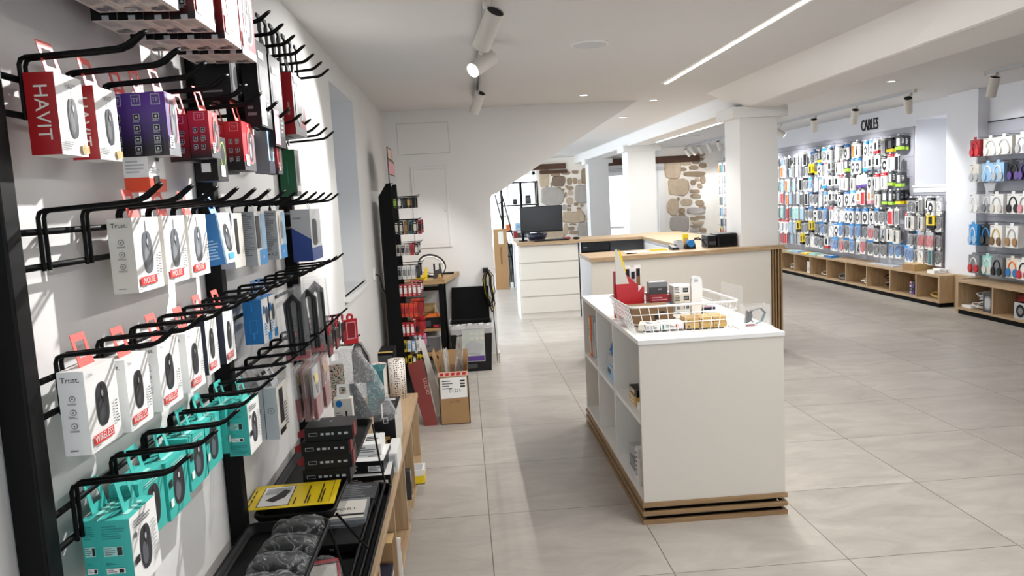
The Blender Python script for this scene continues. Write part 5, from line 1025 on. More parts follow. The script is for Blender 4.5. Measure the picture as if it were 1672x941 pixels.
# items standing behind the basket's left side
b = MB(); b.prism([(.754, 1.10, zk), (.915, 1.10, zk), (.918, 1.10, 1.075), (.885, 1.10, 1.085), (.84, 1.10, 1.13), (.80, 1.10, 1.165), (.756, 1.10, 1.165)], (0, .04, 0), 'red'); b.quad((.885, 1.0985, 1.05), (.905, 1.0985, 1.075), (.90, 1.0985, 1.085), (.885, 1.0985, 1.085), 'white'); b.prism([(.785, 1.0985, 1.01), (.81, 1.0985, 1.0), (.80, 1.0985, 1.06), (.792, 1.0985, 1.05)], (0, -.0003, 0), 'pink'); simple('red_pouch', b, 'shiny red pack standing at the back left of the wire basket', 'pack', 'goods in the wire basket')
b = MB(); b.prism([(.758, 1.075, 1.10), (.830, 1.075, 1.10), (.815, 1.075, 1.15), (.770, 1.075, 1.29), (.759, 1.075, 1.285)], (0, .004, 0), 'off_white'); b.prism([(.770, 1.0745, zk), (.846, 1.0745, zk), (.83, 1.0745, 1.10), (.758, 1.0745, 1.10)], (0, .005, 0), 'red'); b.prism([(.790, 1.080, 1.16), (.818, 1.080, 1.16), (.79, 1.080, 1.28), (.78, 1.080, 1.285)], (0, .003, 0), 'yellow'); simple('price_card', b, 'tall white and red card poking up at the left of the basket', 'card', 'goods in the wire basket')
for k, (x, z1, m) in enumerate(((.838, 1.19, 'dark_grey'), (.872, 1.175, 'light_grey'), (.902, 1.188, 'kraft_dark'))):
    b = MB(); b.box(x - .018, x + .018, 1.15 + .012 * k, 1.158 + .012 * k, zk, z1, 'clear_frost'); b.box(x - .013, x + .012, 1.1485 + .012 * k, 1.1498 + .012 * k, zk + .02, z1 - .018, m); b.box(x - .01, x + .01, 1.1478 + .012 * k, 1.1484 + .012 * k, z1 - .06, z1 - .02, 'black_card'); simple('hang_card', b, ('dark', 'pale', 'brown')[k] + ' clear hang card sticking up behind the red pack', 'card', 'goods in the wire basket')
onisl('grey_box', .935, 1.035, 1.06, 1.13, zk + .125, zk + .19, 'mid_grey', 'grey box on top of the pile behind the brown box', lambda c: (c.on('F').rect(0, 0, 1, .6, 'dark_grey').lines(.5, .3, .8, .5, 1, 'light_grey'), c.on('T').rect(.1, .1, .9, .9, 'light_grey')), rz=-.06)
for k, (m, m2, nm) in enumerate((('kraft_dark', 'kraft', 'brown'), ('blue_light', 'navy', 'blue'), ('red_dark', 'pink', 'dark red'))): onisl('flat_pack', .93, 1.04, 1.02, 1.13, zk + .042 * k, zk + .041 + .042 * k, m, nm + ' flat box in the pile under the grey box', (lambda q: lambda c: c.on('F').lines(.1, .2, .9, .8, 2, q))(m2))
# clear sign holder and smartwatch display
b = MB(); b.prism([(1.205, .705, IZ + .012), (1.318, .70, IZ + .012), (1.317, .70, 1.100), (1.21, .70, 1.132)], (0, .003, 0), 'clear_plastic'); simple('sign_holder', b, 'empty clear acrylic card holder standing in the basket corner', 'card holder')
t = thing('display_case', (1.36, .64, IZ), 'clear box with a dark fitness band on the white island corner', 'display case')
MB().box(1.262, 1.432, .600, .715, IZ, IZ + .008, 'white').build('base', t, bevel=.002)
b = MB(); b.box(1.300, 1.303, .62, .70, IZ + .008, 1.01, 'clear_plastic'); b.box(1.303, 1.424, .698, .70, IZ + .008, 1.01, 'clear_plastic'); b.box(1.303, 1.424, .62, .622, IZ + .008, 1.01, 'clear_plastic'); b.box(1.422, 1.424, .622, .698, IZ + .008, 1.01, 'clear_plastic'); b.build('clear_cover', t)
t = thing('fitness_band', (1.36, .66, IZ + .008), 'dark fitness band with a blue-grey strap in the clear box', 'watch')
bp = [(1.352, .012), (1.340, .035), (1.345, .070), (1.385, .082), (1.408, .055), (1.392, .015), (1.365, .005)]
b = MB()
for i in range(len(bp)): (xa, za), (xb, zb2) = bp[i], bp[(i + 1) % len(bp)]; b.prism([(xa, .645, IZ + .009 + za), (xb, .645, IZ + .009 + zb2), (xb + .006 * (1 if xb > 1.37 else -1), .645, IZ + .009 + zb2 + .003), (xa + .006 * (1 if xa > 1.37 else -1), .645, IZ + .009 + za + .003)], (0, .022, 0), 'black_plastic' if i < 4 else 'teal_box')
b.build('strap', t); MB().prism([(1.308, .64, IZ + .02), (1.320, .64, IZ + .085), (1.345, .64, IZ + .06), (1.335, .64, IZ + .03)], (0, .022, 0), 'black_plastic').build('tracker', t, bevel=.003); simple('colour_card', MB().box(1.308, 1.352, .632, .638, IZ + .0085, IZ + .018, 'red_dark'), 'small dark red card in front of the fitness band', 'card')

# ------------------------------------------------------------------ U-shaped service counter
CT = 1.03
fc = thing('front_counter', (2.0, 4.1, 0), 'white front counter with oak top and a slatted wooden end', 'counter')
fx = [(1.045, 3.72), (2.905, 3.955)]
MB().prism([(1.045, 3.70, CT - .035), (2.91, 3.95, CT - .035), (2.91, 4.44, CT - .035), (2.889, 4.44, CT - .035), (2.889, 4.015, CT - .035), (2.521, 4.015, CT - .035), (2.521, 4.425, CT - .035), (1.045, 4.34, CT - .035)], (0, 0, .035), 'oak_x').build('top', fc, bevel=.002)
MB().prism([(1.062, 3.73, 0), (2.78, 3.955, 0), (2.78, 3.975, 0), (1.062, 3.75, 0)], (0, 0, CT - .035), 'melamine').build('front_panel', fc, bevel=.001)
MB().prism([(1.062, 3.752, 0), (1.082, 3.754, 0), (1.082, 4.33, 0), (1.062, 4.33, 0)], (0, 0, CT - .035), 'melamine_cool').build('end_panel', fc, bevel=.001)
MB().prism([(1.085, 4.31, 0), (2.50, 4.385, 0), (2.50, 4.395, 0), (1.085, 4.32, 0)], (0, 0, CT - .035), 'melamine_cool').build('back_panel', fc)
MB().prism([(2.781, 3.966, 0), (2.895, 3.98, 0), (2.895, 4.012, 0), (2.781, 4.0, 0)], (0, 0, CT - .036), 'black_matt').build('core', fc)
for k in range(4): x = 2.790 + .0285 * k; MB().prism([(x, 3.945 + .0037 * k, 0), (x + .014, 3.947 + .0037 * k, 0), (x + .014, 3.97 + .0037 * k, 0), (x, 3.968 + .0037 * k, 0)], (0, 0, CT - .036), 'slat_wood_z').build('slat', fc, bevel=.001)
for k in range(9): y = 4.0 + .045 * k; MB().box(2.890, 2.903, y, y + .025, 0, CT - .036, 'slat_wood_z').build('slat', fc, bevel=.001)
C2 = 1.010
bc = thing('back_counter', (1.8, 7.2, 0), 'long oak topped back counter forming a corner behind the front counter', 'counter')
MB().prism([(.622, 6.90, C2 - .035), (2.26, 6.90, C2 - .035), (2.20, 4.45, C2 - .035), (2.92, 4.45, C2 - .035), (2.95, 7.62, C2 - .035), (.622, 7.62, C2 - .035)], (0, 0, .035), 'oak_x').build('top', bc, bevel=.002)
MB().prism([(2.235, 4.46, 0), (2.255, 4.46, 0), (2.315, 6.98, 0), (2.295, 6.98, 0)], (0, 0, C2 - .035), 'melamine_cool').build('side_panel', bc); MB().box(2.90, 2.93, 4.46, 7.6, 0, C2 - .035, 'melamine').build('side_panel', bc)
MB().box(1.85, 2.29, 6.96, 6.98, .25, C2 - .035, 'dark_grey').build('front_panel', bc); MB().box(1.44, 1.46, 6.93, 7.6, 0, C2 - .035, 'melamine_cool').build('side_panel', bc); MB().box(.64, 2.92, 7.58, 7.60, 0, C2 - .035, 'melamine').build('back_panel', bc)
MB().prism([(2.24, 5.4, .80), (2.26, 5.4, .80), (2.30, 6.8, .80), (2.28, 6.8, .80)], (-.012, 0, .14), 'white').build('drawer_front', bc, bevel=.002)
dc = thing('drawer_cabinet', (1.03, 7.2, 0), 'white cabinet with four drawers at the left end of the back counter', 'drawers')
MB().box(.640, 1.425, 6.955, 7.55, .0, C2 - .036, 'melamine').build('carcass', dc, bevel=.001)
for k in range(4): z = .085 + .2215 * k; MB().box(.662, 1.420, 6.935, 6.954, z, z + .205, 'melamine').build('drawer', dc, bevel=.003)
t = thing('black_printer', (1.64, 7.2, .6), 'black appliance built in under the oak back counter', 'appliance')
MB().box(1.47, 1.84, 6.95, 7.5, .845, C2 - .037, 'black_plastic').build('body', t, bevel=.004); MB().box(1.475, 1.835, 6.94, 6.952, .86, .96, 'screen').build('front_panel', t); MB().box(1.49, 1.54, 6.938, 6.941, .90, .906, 'light_grey').build('logo_plate', t); MB().box(1.47, 1.84, 7.0, 7.5, 0, .844, 'black_matt').build('lower_cabinet', t)
t = thing('monitor', (.98, 7.15, C2), 'black flat monitor on a pole mount above the back counter', 'monitor')
MB().box(.703, 1.262, 7.15, 7.185, 1.125, 1.468, 'black_plastic').build('housing', t, bevel=.004); MB().box(.712, 1.253, 7.147, 7.150, 1.145, 1.459, 'screen').build('screen', t)
b = MB(); b.cyl((.735, 7.25, C2), (.735, 7.25, 1.80), .017, 'black_metal'); b.build('pole', t); MB().box(.68, .79, 7.2, 7.32, C2, C2 + .012, 'black_metal').build('clamp', t, bevel=.003); MB().tube([(.735, 7.25, 1.22), (.85, 7.28, 1.25), (.98, 7.20, 1.29)], .018, 'black_metal').build('arm', t); MB().cyl((.735, 7.21, 1.21), (.735, 7.235, 1.21), .012, 'light_grey').build('knob', t)
b = MB(); b.lathe([(.0, .005), (.10, .005), (.12, .03), (.145, .095), (.14, .095), (.11, .03), (0, .012)], (.93, 7.32, C2), 'navy', 24); simple('dark_bowl', b, 'dark patterned bowl under the monitor', 'bowl')
t = thing('keyboard', (1.12, 7.06, C2), 'black keyboard on the back counter in front of the monitor', 'keyboard'); MB().box(.86, 1.32, 6.98, 7.12, C2, C2 + .016, 'black_plastic').build('body', t, bevel=.003)
b = MB()
for i in range(15):
    for j in range(4): b.box(.875 + .029 * i, .898 + .029 * i, 6.99 + .031 * j, 7.014 + .031 * j, C2 + .016, C2 + .022, 'dark_grey')
b.build('keys', t)
b = MB(); b.grid(lambda u, v: (1.42 + .05 * math.cos(2 * PI * u) * math.sin(PI * v), 7.05 + .03 * math.sin(2 * PI * u) * math.sin(PI * v), C2 + .018 - .018 * math.cos(PI * v)), 16, 8, 'black_plastic', True); simple('computer_mouse', b, 'black computer mouse beside the keyboard', 'mouse')
simple('red_wallet', MB().box(1.26, 1.36, 7.16, 7.24, C2, C2 + .03, 'red_dark').box(1.27, 1.33, 7.155, 7.16, C2 + .005, C2 + .02, 'pink'), 'small dark red wallet behind the computer mouse', 'wallet', bevel=.004)
# on the front counter
t = thing('label_printer', (2.38, 4.17, CT), 'black boxy printer on the front counter against the white column', 'printer')
MB().box(2.235, 2.32, 4.10, 4.30, CT, CT + .115, 'black_plastic').build('feeder', t, bevel=.006); MB().box(2.325, 2.515, 4.09, 4.33, CT, CT + .128, 'black_plastic').build('body', t, bevel=.010); MB().box(2.345, 2.50, 4.086, 4.09, CT + .02, CT + .105, 'screen').build('front_panel', t); MB().box(2.245, 2.31, 4.096, 4.10, CT + .03, CT + .06, 'dark_grey').build('slot', t)
t = thing('card_terminal', (1.91, 4.14, CT), 'black and white card terminal on the front counter', 'card terminal'); MB().prism([(1.885, 4.05, CT), (1.885, 4.20, CT), (1.885, 4.20, CT + .045), (1.885, 4.07, CT + .022)], (.065, 0, 0), 'black_plastic').build('body', t, bevel=.003); MB().quad((1.892, 4.072, CT + .0245), (1.943, 4.072, CT + .0245), (1.943, 4.12, CT + .034), (1.892, 4.12, CT + .034), 'mid_grey').build('keypad', t)
simple('white_receipt_printer', MB().box(1.955, 2.02, 4.16, 4.28, CT, CT + .075, 'light_grey').box(1.965, 2.01, 4.17, 4.25, CT + .075, CT + .08, 'dark_grey'), 'pale grey receipt printer behind the card terminal', 'printer', bevel=.005)
t = thing('tape_holder', (2.06, 4.17, CT), 'black tape holder with a bright blue roll on the front counter', 'tape holder'); MB().prism([(2.02, 4.10, CT), (2.12, 4.10, CT), (2.115, 4.10, CT + .05), (2.05, 4.10, CT + .055), (2.025, 4.10, CT + .03)], (0, .08, 0), 'black_plastic').build('body', t, bevel=.003); MB().cyl((2.075, 4.096, CT + .052), (2.075, 4.16, CT + .052), .034, 'blue').build('roll', t)
simple('yellow_box', MB().box(2.035, 2.085, 4.22, 4.26, CT, CT + .135, 'yellow').box(2.04, 2.08, 4.218, 4.22, CT + .03, CT + .10, 'gold'), 'small yellow box standing behind the blue roll', 'box', bevel=.002)
MB_ = MB().tube([(2.12, 4.15, CT + .095), (2.16, 4.14, CT + .10), (2.20, 4.12, CT + .06), (2.225, 4.12, CT + .02)], .006, 'black_plastic'); MB_.tube([(2.10, 4.2, CT + .06), (2.15, 4.2, CT + .085), (2.23, 4.2, CT + .07)], .006, 'black_plastic'); simple('printer_cable', MB_, 'thick black cables running from the tape holder to the black printer', 'cable')
simple('yellow_ruler', MB().prism([(1.70, 4.16, CT), (1.86, 4.14, CT), (1.86, 4.16, CT), (1.70, 4.18, CT)], (0, 0, .012), 'yellow'), 'yellow tape strip lying on the front counter', 'tape'); simple('black_pen', MB().cyl((1.42, 3.90, CT + .005), (1.52, 3.93, CT + .005), .005, 'black_plastic', 8), 'black pen lying on the front counter', 'pen')
simple('white_paper', MB().box(1.45, 1.66, 4.0, 4.2, CT, CT + .004, 'white'), 'stack of white papers on the front counter', 'paper')

# ------------------------------------------------------------------ back room seen below the stairs
sh = thing('metal_shelf', (1.15, 11.5, 0), 'black metal shelf frame with glass boards in front of the bright window', 'shelf')
for x, y in ((.70, 11.5), (1.37, 11.5), (.70, 11.85), (1.37, 11.85)): MB().box(x - .014, x + .014, y - .014, y + .014, 0, 1.89, 'black_metal').build('post', sh)
for z in (.50, .97, 1.45, 1.875):
    b = MB(); b.tube([(.70, 11.5, z), (1.37, 11.5, z), (1.37, 11.85, z), (.70, 11.85, z)], .010, 'black_metal', 6, closed=True); b.build('rail', sh)
    if z < 1.8: MB().box(.71, 1.36, 11.51, 11.84, z + .01, z + .018, 'clear_frost').build('board', sh)
b = MB()
for s_ in (0, .20): b.tube([(.56 + s_ * .55, 11.2, 1.66 + s_ * .4), (.80 + s_ * .62, 11.1, .50)], .011, 'black_metal', 8)
for k in range(4): f = .15 + .22 * k; b.tube([(.56 + .24 * f, 11.2 - .1 * f, 1.66 - 1.16 * f), (.67 + .254 * f, 11.2 - .1 * f, 1.74 - 1.24 * f)], .008, 'black_metal', 6)
b.tube([(.80, 11.1, .50), (.86, 11.08, 0)], .011, 'black_metal'); b.tube([(.924, 11.1, .50), (.98, 11.08, 0)], .011, 'black_metal'); simple('leaning_ladder', b, 'slim black ladder leaning in the bright back room', 'ladder')
for x, z, w_, h_, m, lb in ((.95, 1.470, .07, .10, 'black_plastic', 'black cup on the upper glass board in the back room'), (1.20, 1.470, .10, .16, 'dark_grey', 'dark box on the upper glass board in the back room'), (.80, .99, .09, .11, 'orange', 'orange box on the middle glass board in the back room'), (1.0, .99, .14, .12, 'blue_light', 'pale blue box on the middle glass board in the back room'), (1.22, .99, .10, .10, 'light_grey', 'grey box on the middle glass board in the back room')):
    carton('stock_box', x - w_ / 2, x + w_ / 2, 11.6, 11.7, z, z + h_, m, lb, deco=lambda c: c.on('F').lines(.2, .3, .8, .7, 2, 'text_grey'))
t = thing('tall_cardboard_box', (.57, 10.55, 0), 'tall narrow cardboard box standing at the edge of the stair wall', 'box'); MB().box(.465, .70, 10.5, 10.62, 0, 1.06, 'kraft').build('body', t, bevel=.003); MB().box(.545, .635, 10.497, 10.5, .80, 1.02, 'off_white').build('label', t); MB().box(.57, .60, 10.497, 10.5, .45, .75, 'kraft_dark').build('printing', t)
t = thing('white_cabinet', (.95, 10.8, 0), 'low pale cabinet with things on top in the back room', 'cabinet'); MB().box(.82, 1.35, 10.6, 11.0, 0, .86, 'melamine_cool').build('carcass', t, bevel=.003); MB().box(.80, 1.37, 10.58, 11.02, .86, .885, 'melamine').build('top', t, bevel=.002); MB().box(.84, 1.08, 10.585, 10.6, .05, .84, 'melamine_cool').build('door', t, bevel=.002)
carton('stock_box', .90, 1.12, 10.65, 10.85, .886, .97, 'dark_grey', 'dark box on the low pale cabinet', deco=lambda c: c.on('F').lines(.2, .3, .8, .7, 2, 'mid_grey')); carton('stock_box', .83, .90, 10.65, 10.8, .886, 1.0, 'red_dark', 'dark red box on the low pale cabinet')
b = MB()
for k in range(5): b.tube([(.725 + .018 * k, 10.75, .10), (.725 + .018 * k, 10.75, .78)], .008, 'black_metal', 6)
b.tube([(.72, 10.75, .10), (.80, 10.75, .10)], .008, 'black_metal', 6); b.tube([(.72, 10.75, .78), (.80, 10.75, .78)], .008, 'black_metal', 6); b.tube([(.725, 10.75, 0), (.725, 10.75, .1)], .008, 'black_metal', 6); b.tube([(.797, 10.75, 0), (.797, 10.75, .1)], .008, 'black_metal', 6); simple('black_radiator', b, 'narrow black rack between the tall cardboard box and the pale cabinet', 'rack')

# ------------------------------------------------------------------ wall of cables and accessories
SX = XR - .022                                     # face of the grey slat panels
def slat_panel(name, y0, y1, z0, z1, label, n, x1=XR, x0=None):
    x0 = SX if x0 is None else x0
    t = struct(name, MB().box(x0 + .006, x1, y0, y1, z0, z1, 'slat_grey'))
    for k in range(n):
        za, zb = z0 + (z1 - z0) * k / n + .006, z0 + (z1 - z0) * (k + 1) / n; MB().box(x0, x0 + .0055, y0, y1, za, zb, 'slat_grey').build('panel_slat', t)
    return t
P1 = slat_panel('trim_5', NY1 + .02, 14.55, .40, 2.262, '', 14)
P2 = slat_panel('trim_6', NY0 + .02, NY1 + .01, .40, 1.38, '', 7)
P3 = slat_panel('trim_7', 1.5, PY0 - .02, .42, 2.165, '', 13, x1=XR + .03, x0=XR + .01)
pg = MB(); pg.tube([(0, 0, 0), (-.20, 0, .004), (-.215, 0, .016)], .003, 'steel', 6); peg_me = pg.mesh('peg')
def peg(par, x, y, z, blk=False):
    o = bpy.data.objects.new('peg', peg_me); COL.objects.link(o); o.parent = par; o.location = (x, y, z)
WLOC[P1.name] = WLOC[P2.name] = WLOC[P3.name] = Vector((0, 0, 0))
# kinds of pack: (name, plain description, builder)
def hook_hole(b, w): b.box(-.004, -.0, -w * .14, w * .14, 0, .022, 'white')
def k_card(m, m2, coil, w=.135, h=.225, head=.18, st=0):
    c = Carton(.026, w, h, m); hook_hole(c, w)
    for f in 'FR':
        c.on(f).rect(0, 1 - head, 1, 1, m2)
    c.on('F')
    if st == 0: c.ell(.5, .42, .38, .30, coil, 18).ell(.5, .42, .18, .12, m, 18).rect(.40, .04, .60, .2, coil)
    elif st == 1: c.rect(.22, .12, .52, .74, coil).rect(.60, .30, .85, .70, 'light_grey').rect(.28, .5, .46, .68, 'mid_grey')
    else: c.prism([c.P(.15, .10), c.P(.35, .10), c.P(.85, .72), c.P(.65, .74)], c.n * .0004, coil).ell(.70, .25, .18, .12, coil, 14).rect(.1, .5, .4, .7, 'light_grey')
    c.lines(.1, .86, .7, .95, 2, 'white'); return c.mesh('cable_pack')
def k_bag(coil, head, w=.145, h=.23):
    b = MB(); b.box(-.022, 0, -w / 2, w / 2, -h, -.035, 'clear_plastic'); b.box(-.012, -.008, -w / 2, w / 2, -.04, .0, head); hook_hole(b, w)
    i = [(-.011, w * .33 * math.cos(a) * (1 + .12 * math.sin(3 * a)), -h * .55 + h * .3 * math.sin(a)) for a in [2 * PI * k / 14 for k in range(14)]]; b.tube(i, .013, coil, 6, closed=True); b.tube([(x - .006, y * .55, -h * .55 + (z + h * .55) * .6) for x, y, z in i], .011, coil, 6, closed=True)
    b.box(-.010, -.006, -w * .42, w * .42, -h + .006, -h + .05, 'white'); return b.mesh('cable_bag')
def k_case(m, m2, w=.105, h=.215):
    c = Carton(.018, w, h, 'clear_frost' if m == 'clear' else m); hook_hole(c, w); c.on('F').rect(.08, .04, .92, .86, m2).ell(.25, .74, .09, .05, 'black_card', 8).rect(.1, .88, .9, .97, 'white'); c.on('R').rect(.1, .03, .9, .9, m2); return c.mesh('phone_case_pack')
def k_box(m, m2, m3, w=.135, h=.19, t=.05):
    c = Carton(t, w, h, m); hook_hole(c, w); c.on('F').rect(.0, 0, 1, .22, m2).rect(.25, .3, .75, .8, m3).lines(.1, .84, .8, .95, 2, 'text_grey'); c.on('R').rect(0, 0, 1, .22, m2).lines(.15, .4, .85, .8, 4, m3); return c.mesh('charger_box')
KINDS = {
 'w_blue': ('white and blue cable pack', 'cable', k_card('white', 'blue', 'dark_grey')), 'w_grey': ('white and grey cable pack', 'cable', k_card('off_white', 'dark_grey', 'black_plastic', st=1)), 'w_red': ('white and red cable pack', 'cable', k_card('white', 'red', 'mid_grey', st=1)),
 'w_black': ('white and black cable pack', 'cable', k_card('white', 'black_card', 'black_plastic')), 'w_bright': ('white and sky blue cable pack', 'cable', k_card('white', 'blue_bright', 'navy', st=2)), 'silver': ('silver cable pack', 'cable', k_card('print_silver', 'white', 'black_plastic', st=2)),
 'blackbag': ('clear bag of black cable', 'cable', k_bag('black_plastic', 'blue')), 'whitebag': ('clear bag of white cable', 'cable', k_bag('white', 'light_grey')), 'bluebag': ('clear bag of blue cable', 'cable', k_bag('blue', 'blue_bright')), 'redbag': ('clear bag of red cable', 'cable', k_bag('red', 'light_grey')), 'greybag': ('clear bag of grey cable', 'cable', k_bag('dark_grey', 'black_card')),
 'case_grey': ('grey phone case pack', 'phone case', k_case('off_white', 'mid_grey')), 'case_black': ('black phone case pack', 'phone case', k_case('white', 'black_card')), 'case_mint': ('mint phone case pack', 'phone case', k_case('white', 'mint')), 'case_blue': ('blue phone case pack', 'phone case', k_case('off_white', 'blue_light')), 'case_orange': ('orange phone case pack', 'phone case', k_case('white', 'orange')), 'case_clear': ('clear phone case pack', 'phone case', k_case('clear', 'light_grey')), 'case_red': ('red phone case pack', 'phone case', k_case('white', 'red')), 'case_teal': ('teal phone case pack', 'phone case', k_case('off_white', 'teal_box')),
 'box_white': ('white charger box', 'charger', k_box('white', 'mid_grey', 'black_card')), 'box_black': ('black charger box', 'charger', k_box('black_card', 'yellow', 'mid_grey')), 'box_red': ('white and red charger box', 'charger', k_box('white', 'red', 'black_card')), 'box_purple': ('white and purple charger box', 'charger', k_box('white', 'purple', 'print_silver')), 'box_lime': ('dark box with lime band', 'charger', k_box('dark_grey', 'lime', 'white')), 'box_blue': ('white box with sky blue band', 'charger', k_box('white', 'blue_bright', 'mid_grey')), 'box_pink': ('white box with pink band', 'charger', k_box('white', 'pink', 'orange')), 'box_yellow': ('yellow and black box', 'charger', k_box('yellow', 'black_card', 'black_card')),
}
ROWZ = [2.16, 1.92, 1.68, 1.44, 1.19, .95, .73]
RN = ['top', 'second', 'third', 'fourth', 'fifth', 'sixth', 'lowest']
nearr = ['box_white', 'w_black', 'w_red', 'box_black', 'w_bright', 'bluebag', 'w_grey', 'whitebag', 'w_grey', 'blackbag', 'greybag', 'box_yellow']
RC = [ # products along each row from the niche end (near) to the column (far)
 ['box_lime', 'box_black', 'case_grey', 'box_red', 'w_blue', 'w_blue', 'w_grey', 'case_orange', 'w_blue', 'w_grey', 'whitebag', 'w_grey', 'blackbag', 'box_black', 'greybag', 'blackbag', 'case_black', 'case_clear', 'case_grey', 'case_black', 'case_black', 'case_grey', 'case_blue', 'case_grey', 'case_black', 'case_orange'],
 ['case_black', 'w_red', 'w_black', 'box_white', 'box_white', 'box_blue', 'w_blue', 'w_blue', 'box_lime', 'w_red', 'w_grey', 'box_white', 'w_red', 'w_blue', 'box_black', 'box_yellow', 'greybag', 'case_black', 'case_clear', 'case_grey', 'case_blue', 'case_clear', 'case_orange', 'case_grey', 'case_orange', 'case_red'],
 ['box_lime', 'box_lime', 'w_red', 'w_red', 'w_black', 'box_purple', 'box_purple', 'w_grey', 'w_grey', 'w_red', 'box_white', 'box_white', 'box_blue', 'w_bright', 'whitebag', 'bluebag', 'greybag', 'case_black', 'case_clear', 'case_mint', 'case_mint', 'case_orange', 'case_blue', 'case_teal', 'case_black', 'case_red'],
 ['box_black', 'box_lime', 'box_lime', 'w_grey', 'box_pink', 'case_red', 'box_pink', 'w_bright', 'w_blue', 'w_black', 'box_white', 'box_white', 'w_bright', 'whitebag', 'greybag', 'blackbag', 'case_black', 'case_black', 'case_clear', 'case_grey', 'case_blue', 'case_orange', 'case_red', 'case_clear', 'case_black', 'case_grey'],
 ['case_grey', 'case_red', 'greybag', 'blackbag', 'w_black', 'w_blue', 'w_blue', 'w_blue', 'w_blue', 'whitebag', 'whitebag', 'w_red', 'bluebag', 'blackbag', 'w_black', 'blackbag', 'greybag', 'case_blue', 'case_mint', 'case_mint', 'case_teal', 'case_red', 'case_mint', 'case_teal', 'case_blue', 'case_clear'],
 ['w_grey', 'w_grey', 'silver', 'greybag', 'redbag', 'greybag', 'bluebag', 'bluebag', 'blackbag', 'bluebag', 'w_blue', 'whitebag', 'greybag', 'bluebag', 'blackbag', 'box_yellow', 'greybag', 'greybag', 'box_yellow', 'case_clear', 'case_blue', 'w_red', 'w_red', 'w_red', 'case_red', 'case_mint'],
 ['bluebag', 'bluebag', 'greybag', 'greybag', 'blackbag', 'redbag', 'silver', 'bluebag', 'blackbag', 'redbag', 'bluebag', 'bluebag', 'box_red', 'greybag', 'greybag', 'whitebag', 'greybag', 'box_yellow', 'case_clear', 'case_grey', 'case_blue', 'case_red', 'case_red', 'case_mint', 'case_clear', 'case_mint']]
rnd = random.Random(5); Y0, PITCH = 7.12, .172
for ri, (z, row) in enumerate(zip(ROWZ, RC)):
    for ci, kd in enumerate(row):
        desc, cat, me = KINDS[kd]; y = Y0 + PITCH * ci + rnd.uniform(-.01, .01); dz = rnd.uniform(-.012, .012)
        if ri == 0 and ci > 6: dz -= .012 * (ci - 6) * .5
        if ci % 2 == 0: peg(P1, SX, y, z + .012)
        xf = SX - .175 + rnd.uniform(-.02, .03)
        inst(me.name.split('.')[0], me, (xf, y, z + dz - .01), '%s, %s from the niche, %s cable-wall row' % (desc, ORD[ci + 1], RN[ri]), cat, 'packs on the cable wall', rz=PI + rnd.uniform(-.12, .12), rx=rnd.uniform(-.03, .03))
# second packs on the same pegs, close behind, where the rows are densest
for ri, (z, row) in enumerate(zip(ROWZ, RC)):
    for ci, kd in enumerate(row[:16]):
        if (ci + ri) % 3: continue
        desc, cat, me = KINDS[kd]; y = Y0 + PITCH * ci + .02
        inst(me.name.split('.')[0], me, (SX - .085, y, z - .012), '%s behind the %s pack from the niche, %s cable-wall row' % (desc, ORD[ci + 1], RN[ri]), cat, 'packs on the cable wall', rz=PI + rnd.uniform(-.1, .1))
# continuing beyond the column
RF = [['case_orange', 'case_teal', 'case_black', 'case_grey', 'case_red'], ['case_orange', 'case_clear', 'case_grey', 'case_blue', 'w_bright'], ['case_grey', 'case_clear', 'w_grey', 'w_bright', 'case_clear'], ['case_teal', 'case_grey', 'case_clear', 'case_blue', 'case_clear'], ['case_teal', 'case_blue', 'case_clear', 'case_red', 'case_grey'], ['case_blue', 'case_black', 'case_grey', 'case_black', 'case_black'], ['box_yellow', 'redbag', 'redbag', 'blackbag', 'blackbag']]
for ri, (z, row) in enumerate(zip(ROWZ, RF)):
    for ci, kd in enumerate(row[::-1]):
        desc, cat, me = KINDS[kd]; y = 13.72 + .165 * ci
        peg(P1, SX, y, z + .012)
        inst(me.name.split('.')[0], me, (SX - .15 - .03 * (ci % 2), y, z - .04), '%s beyond the big column, %s row, %s from the column' % (desc, RN[ri], ORD[ci + 1]), cat, 'packs beyond the column', rz=PI + rnd.uniform(-.1, .1))
# below the niche
RL = [(1.335, ['whitebag', 'w_black', 'box_white', 'case_grey', 'w_grey', 'greybag'], 'first'), (1.135, ['greybag', 'box_yellow', 'case_clear', 'w_grey', 'case_grey', 'w_grey', 'w_red'], 'second'), (.90, ['greybag', 'redbag', 'redbag', 'redbag', 'blackbag', 'greybag'], 'third'), (.70, ['greybag', 'case_teal', 'greybag', 'whitebag', 'w_grey', 'bluebag', 'bluebag'], 'fourth')]
for z, row, nm in RL:
    for ci, kd in enumerate(row):
        desc, cat, me = KINDS[kd]; y = 6.27 + .108 * ci; peg(P2, SX, y, z + .012)
        inst(me.name.split('.')[0], me, (SX - .13 - .03 * (ci % 2), y, z - .01), '%s below the niche, %s row down, %s from the pier' % (desc, nm, ORD[ci + 1]), cat, 'packs below the niche', rz=PI + rnd.uniform(-.15, .15))
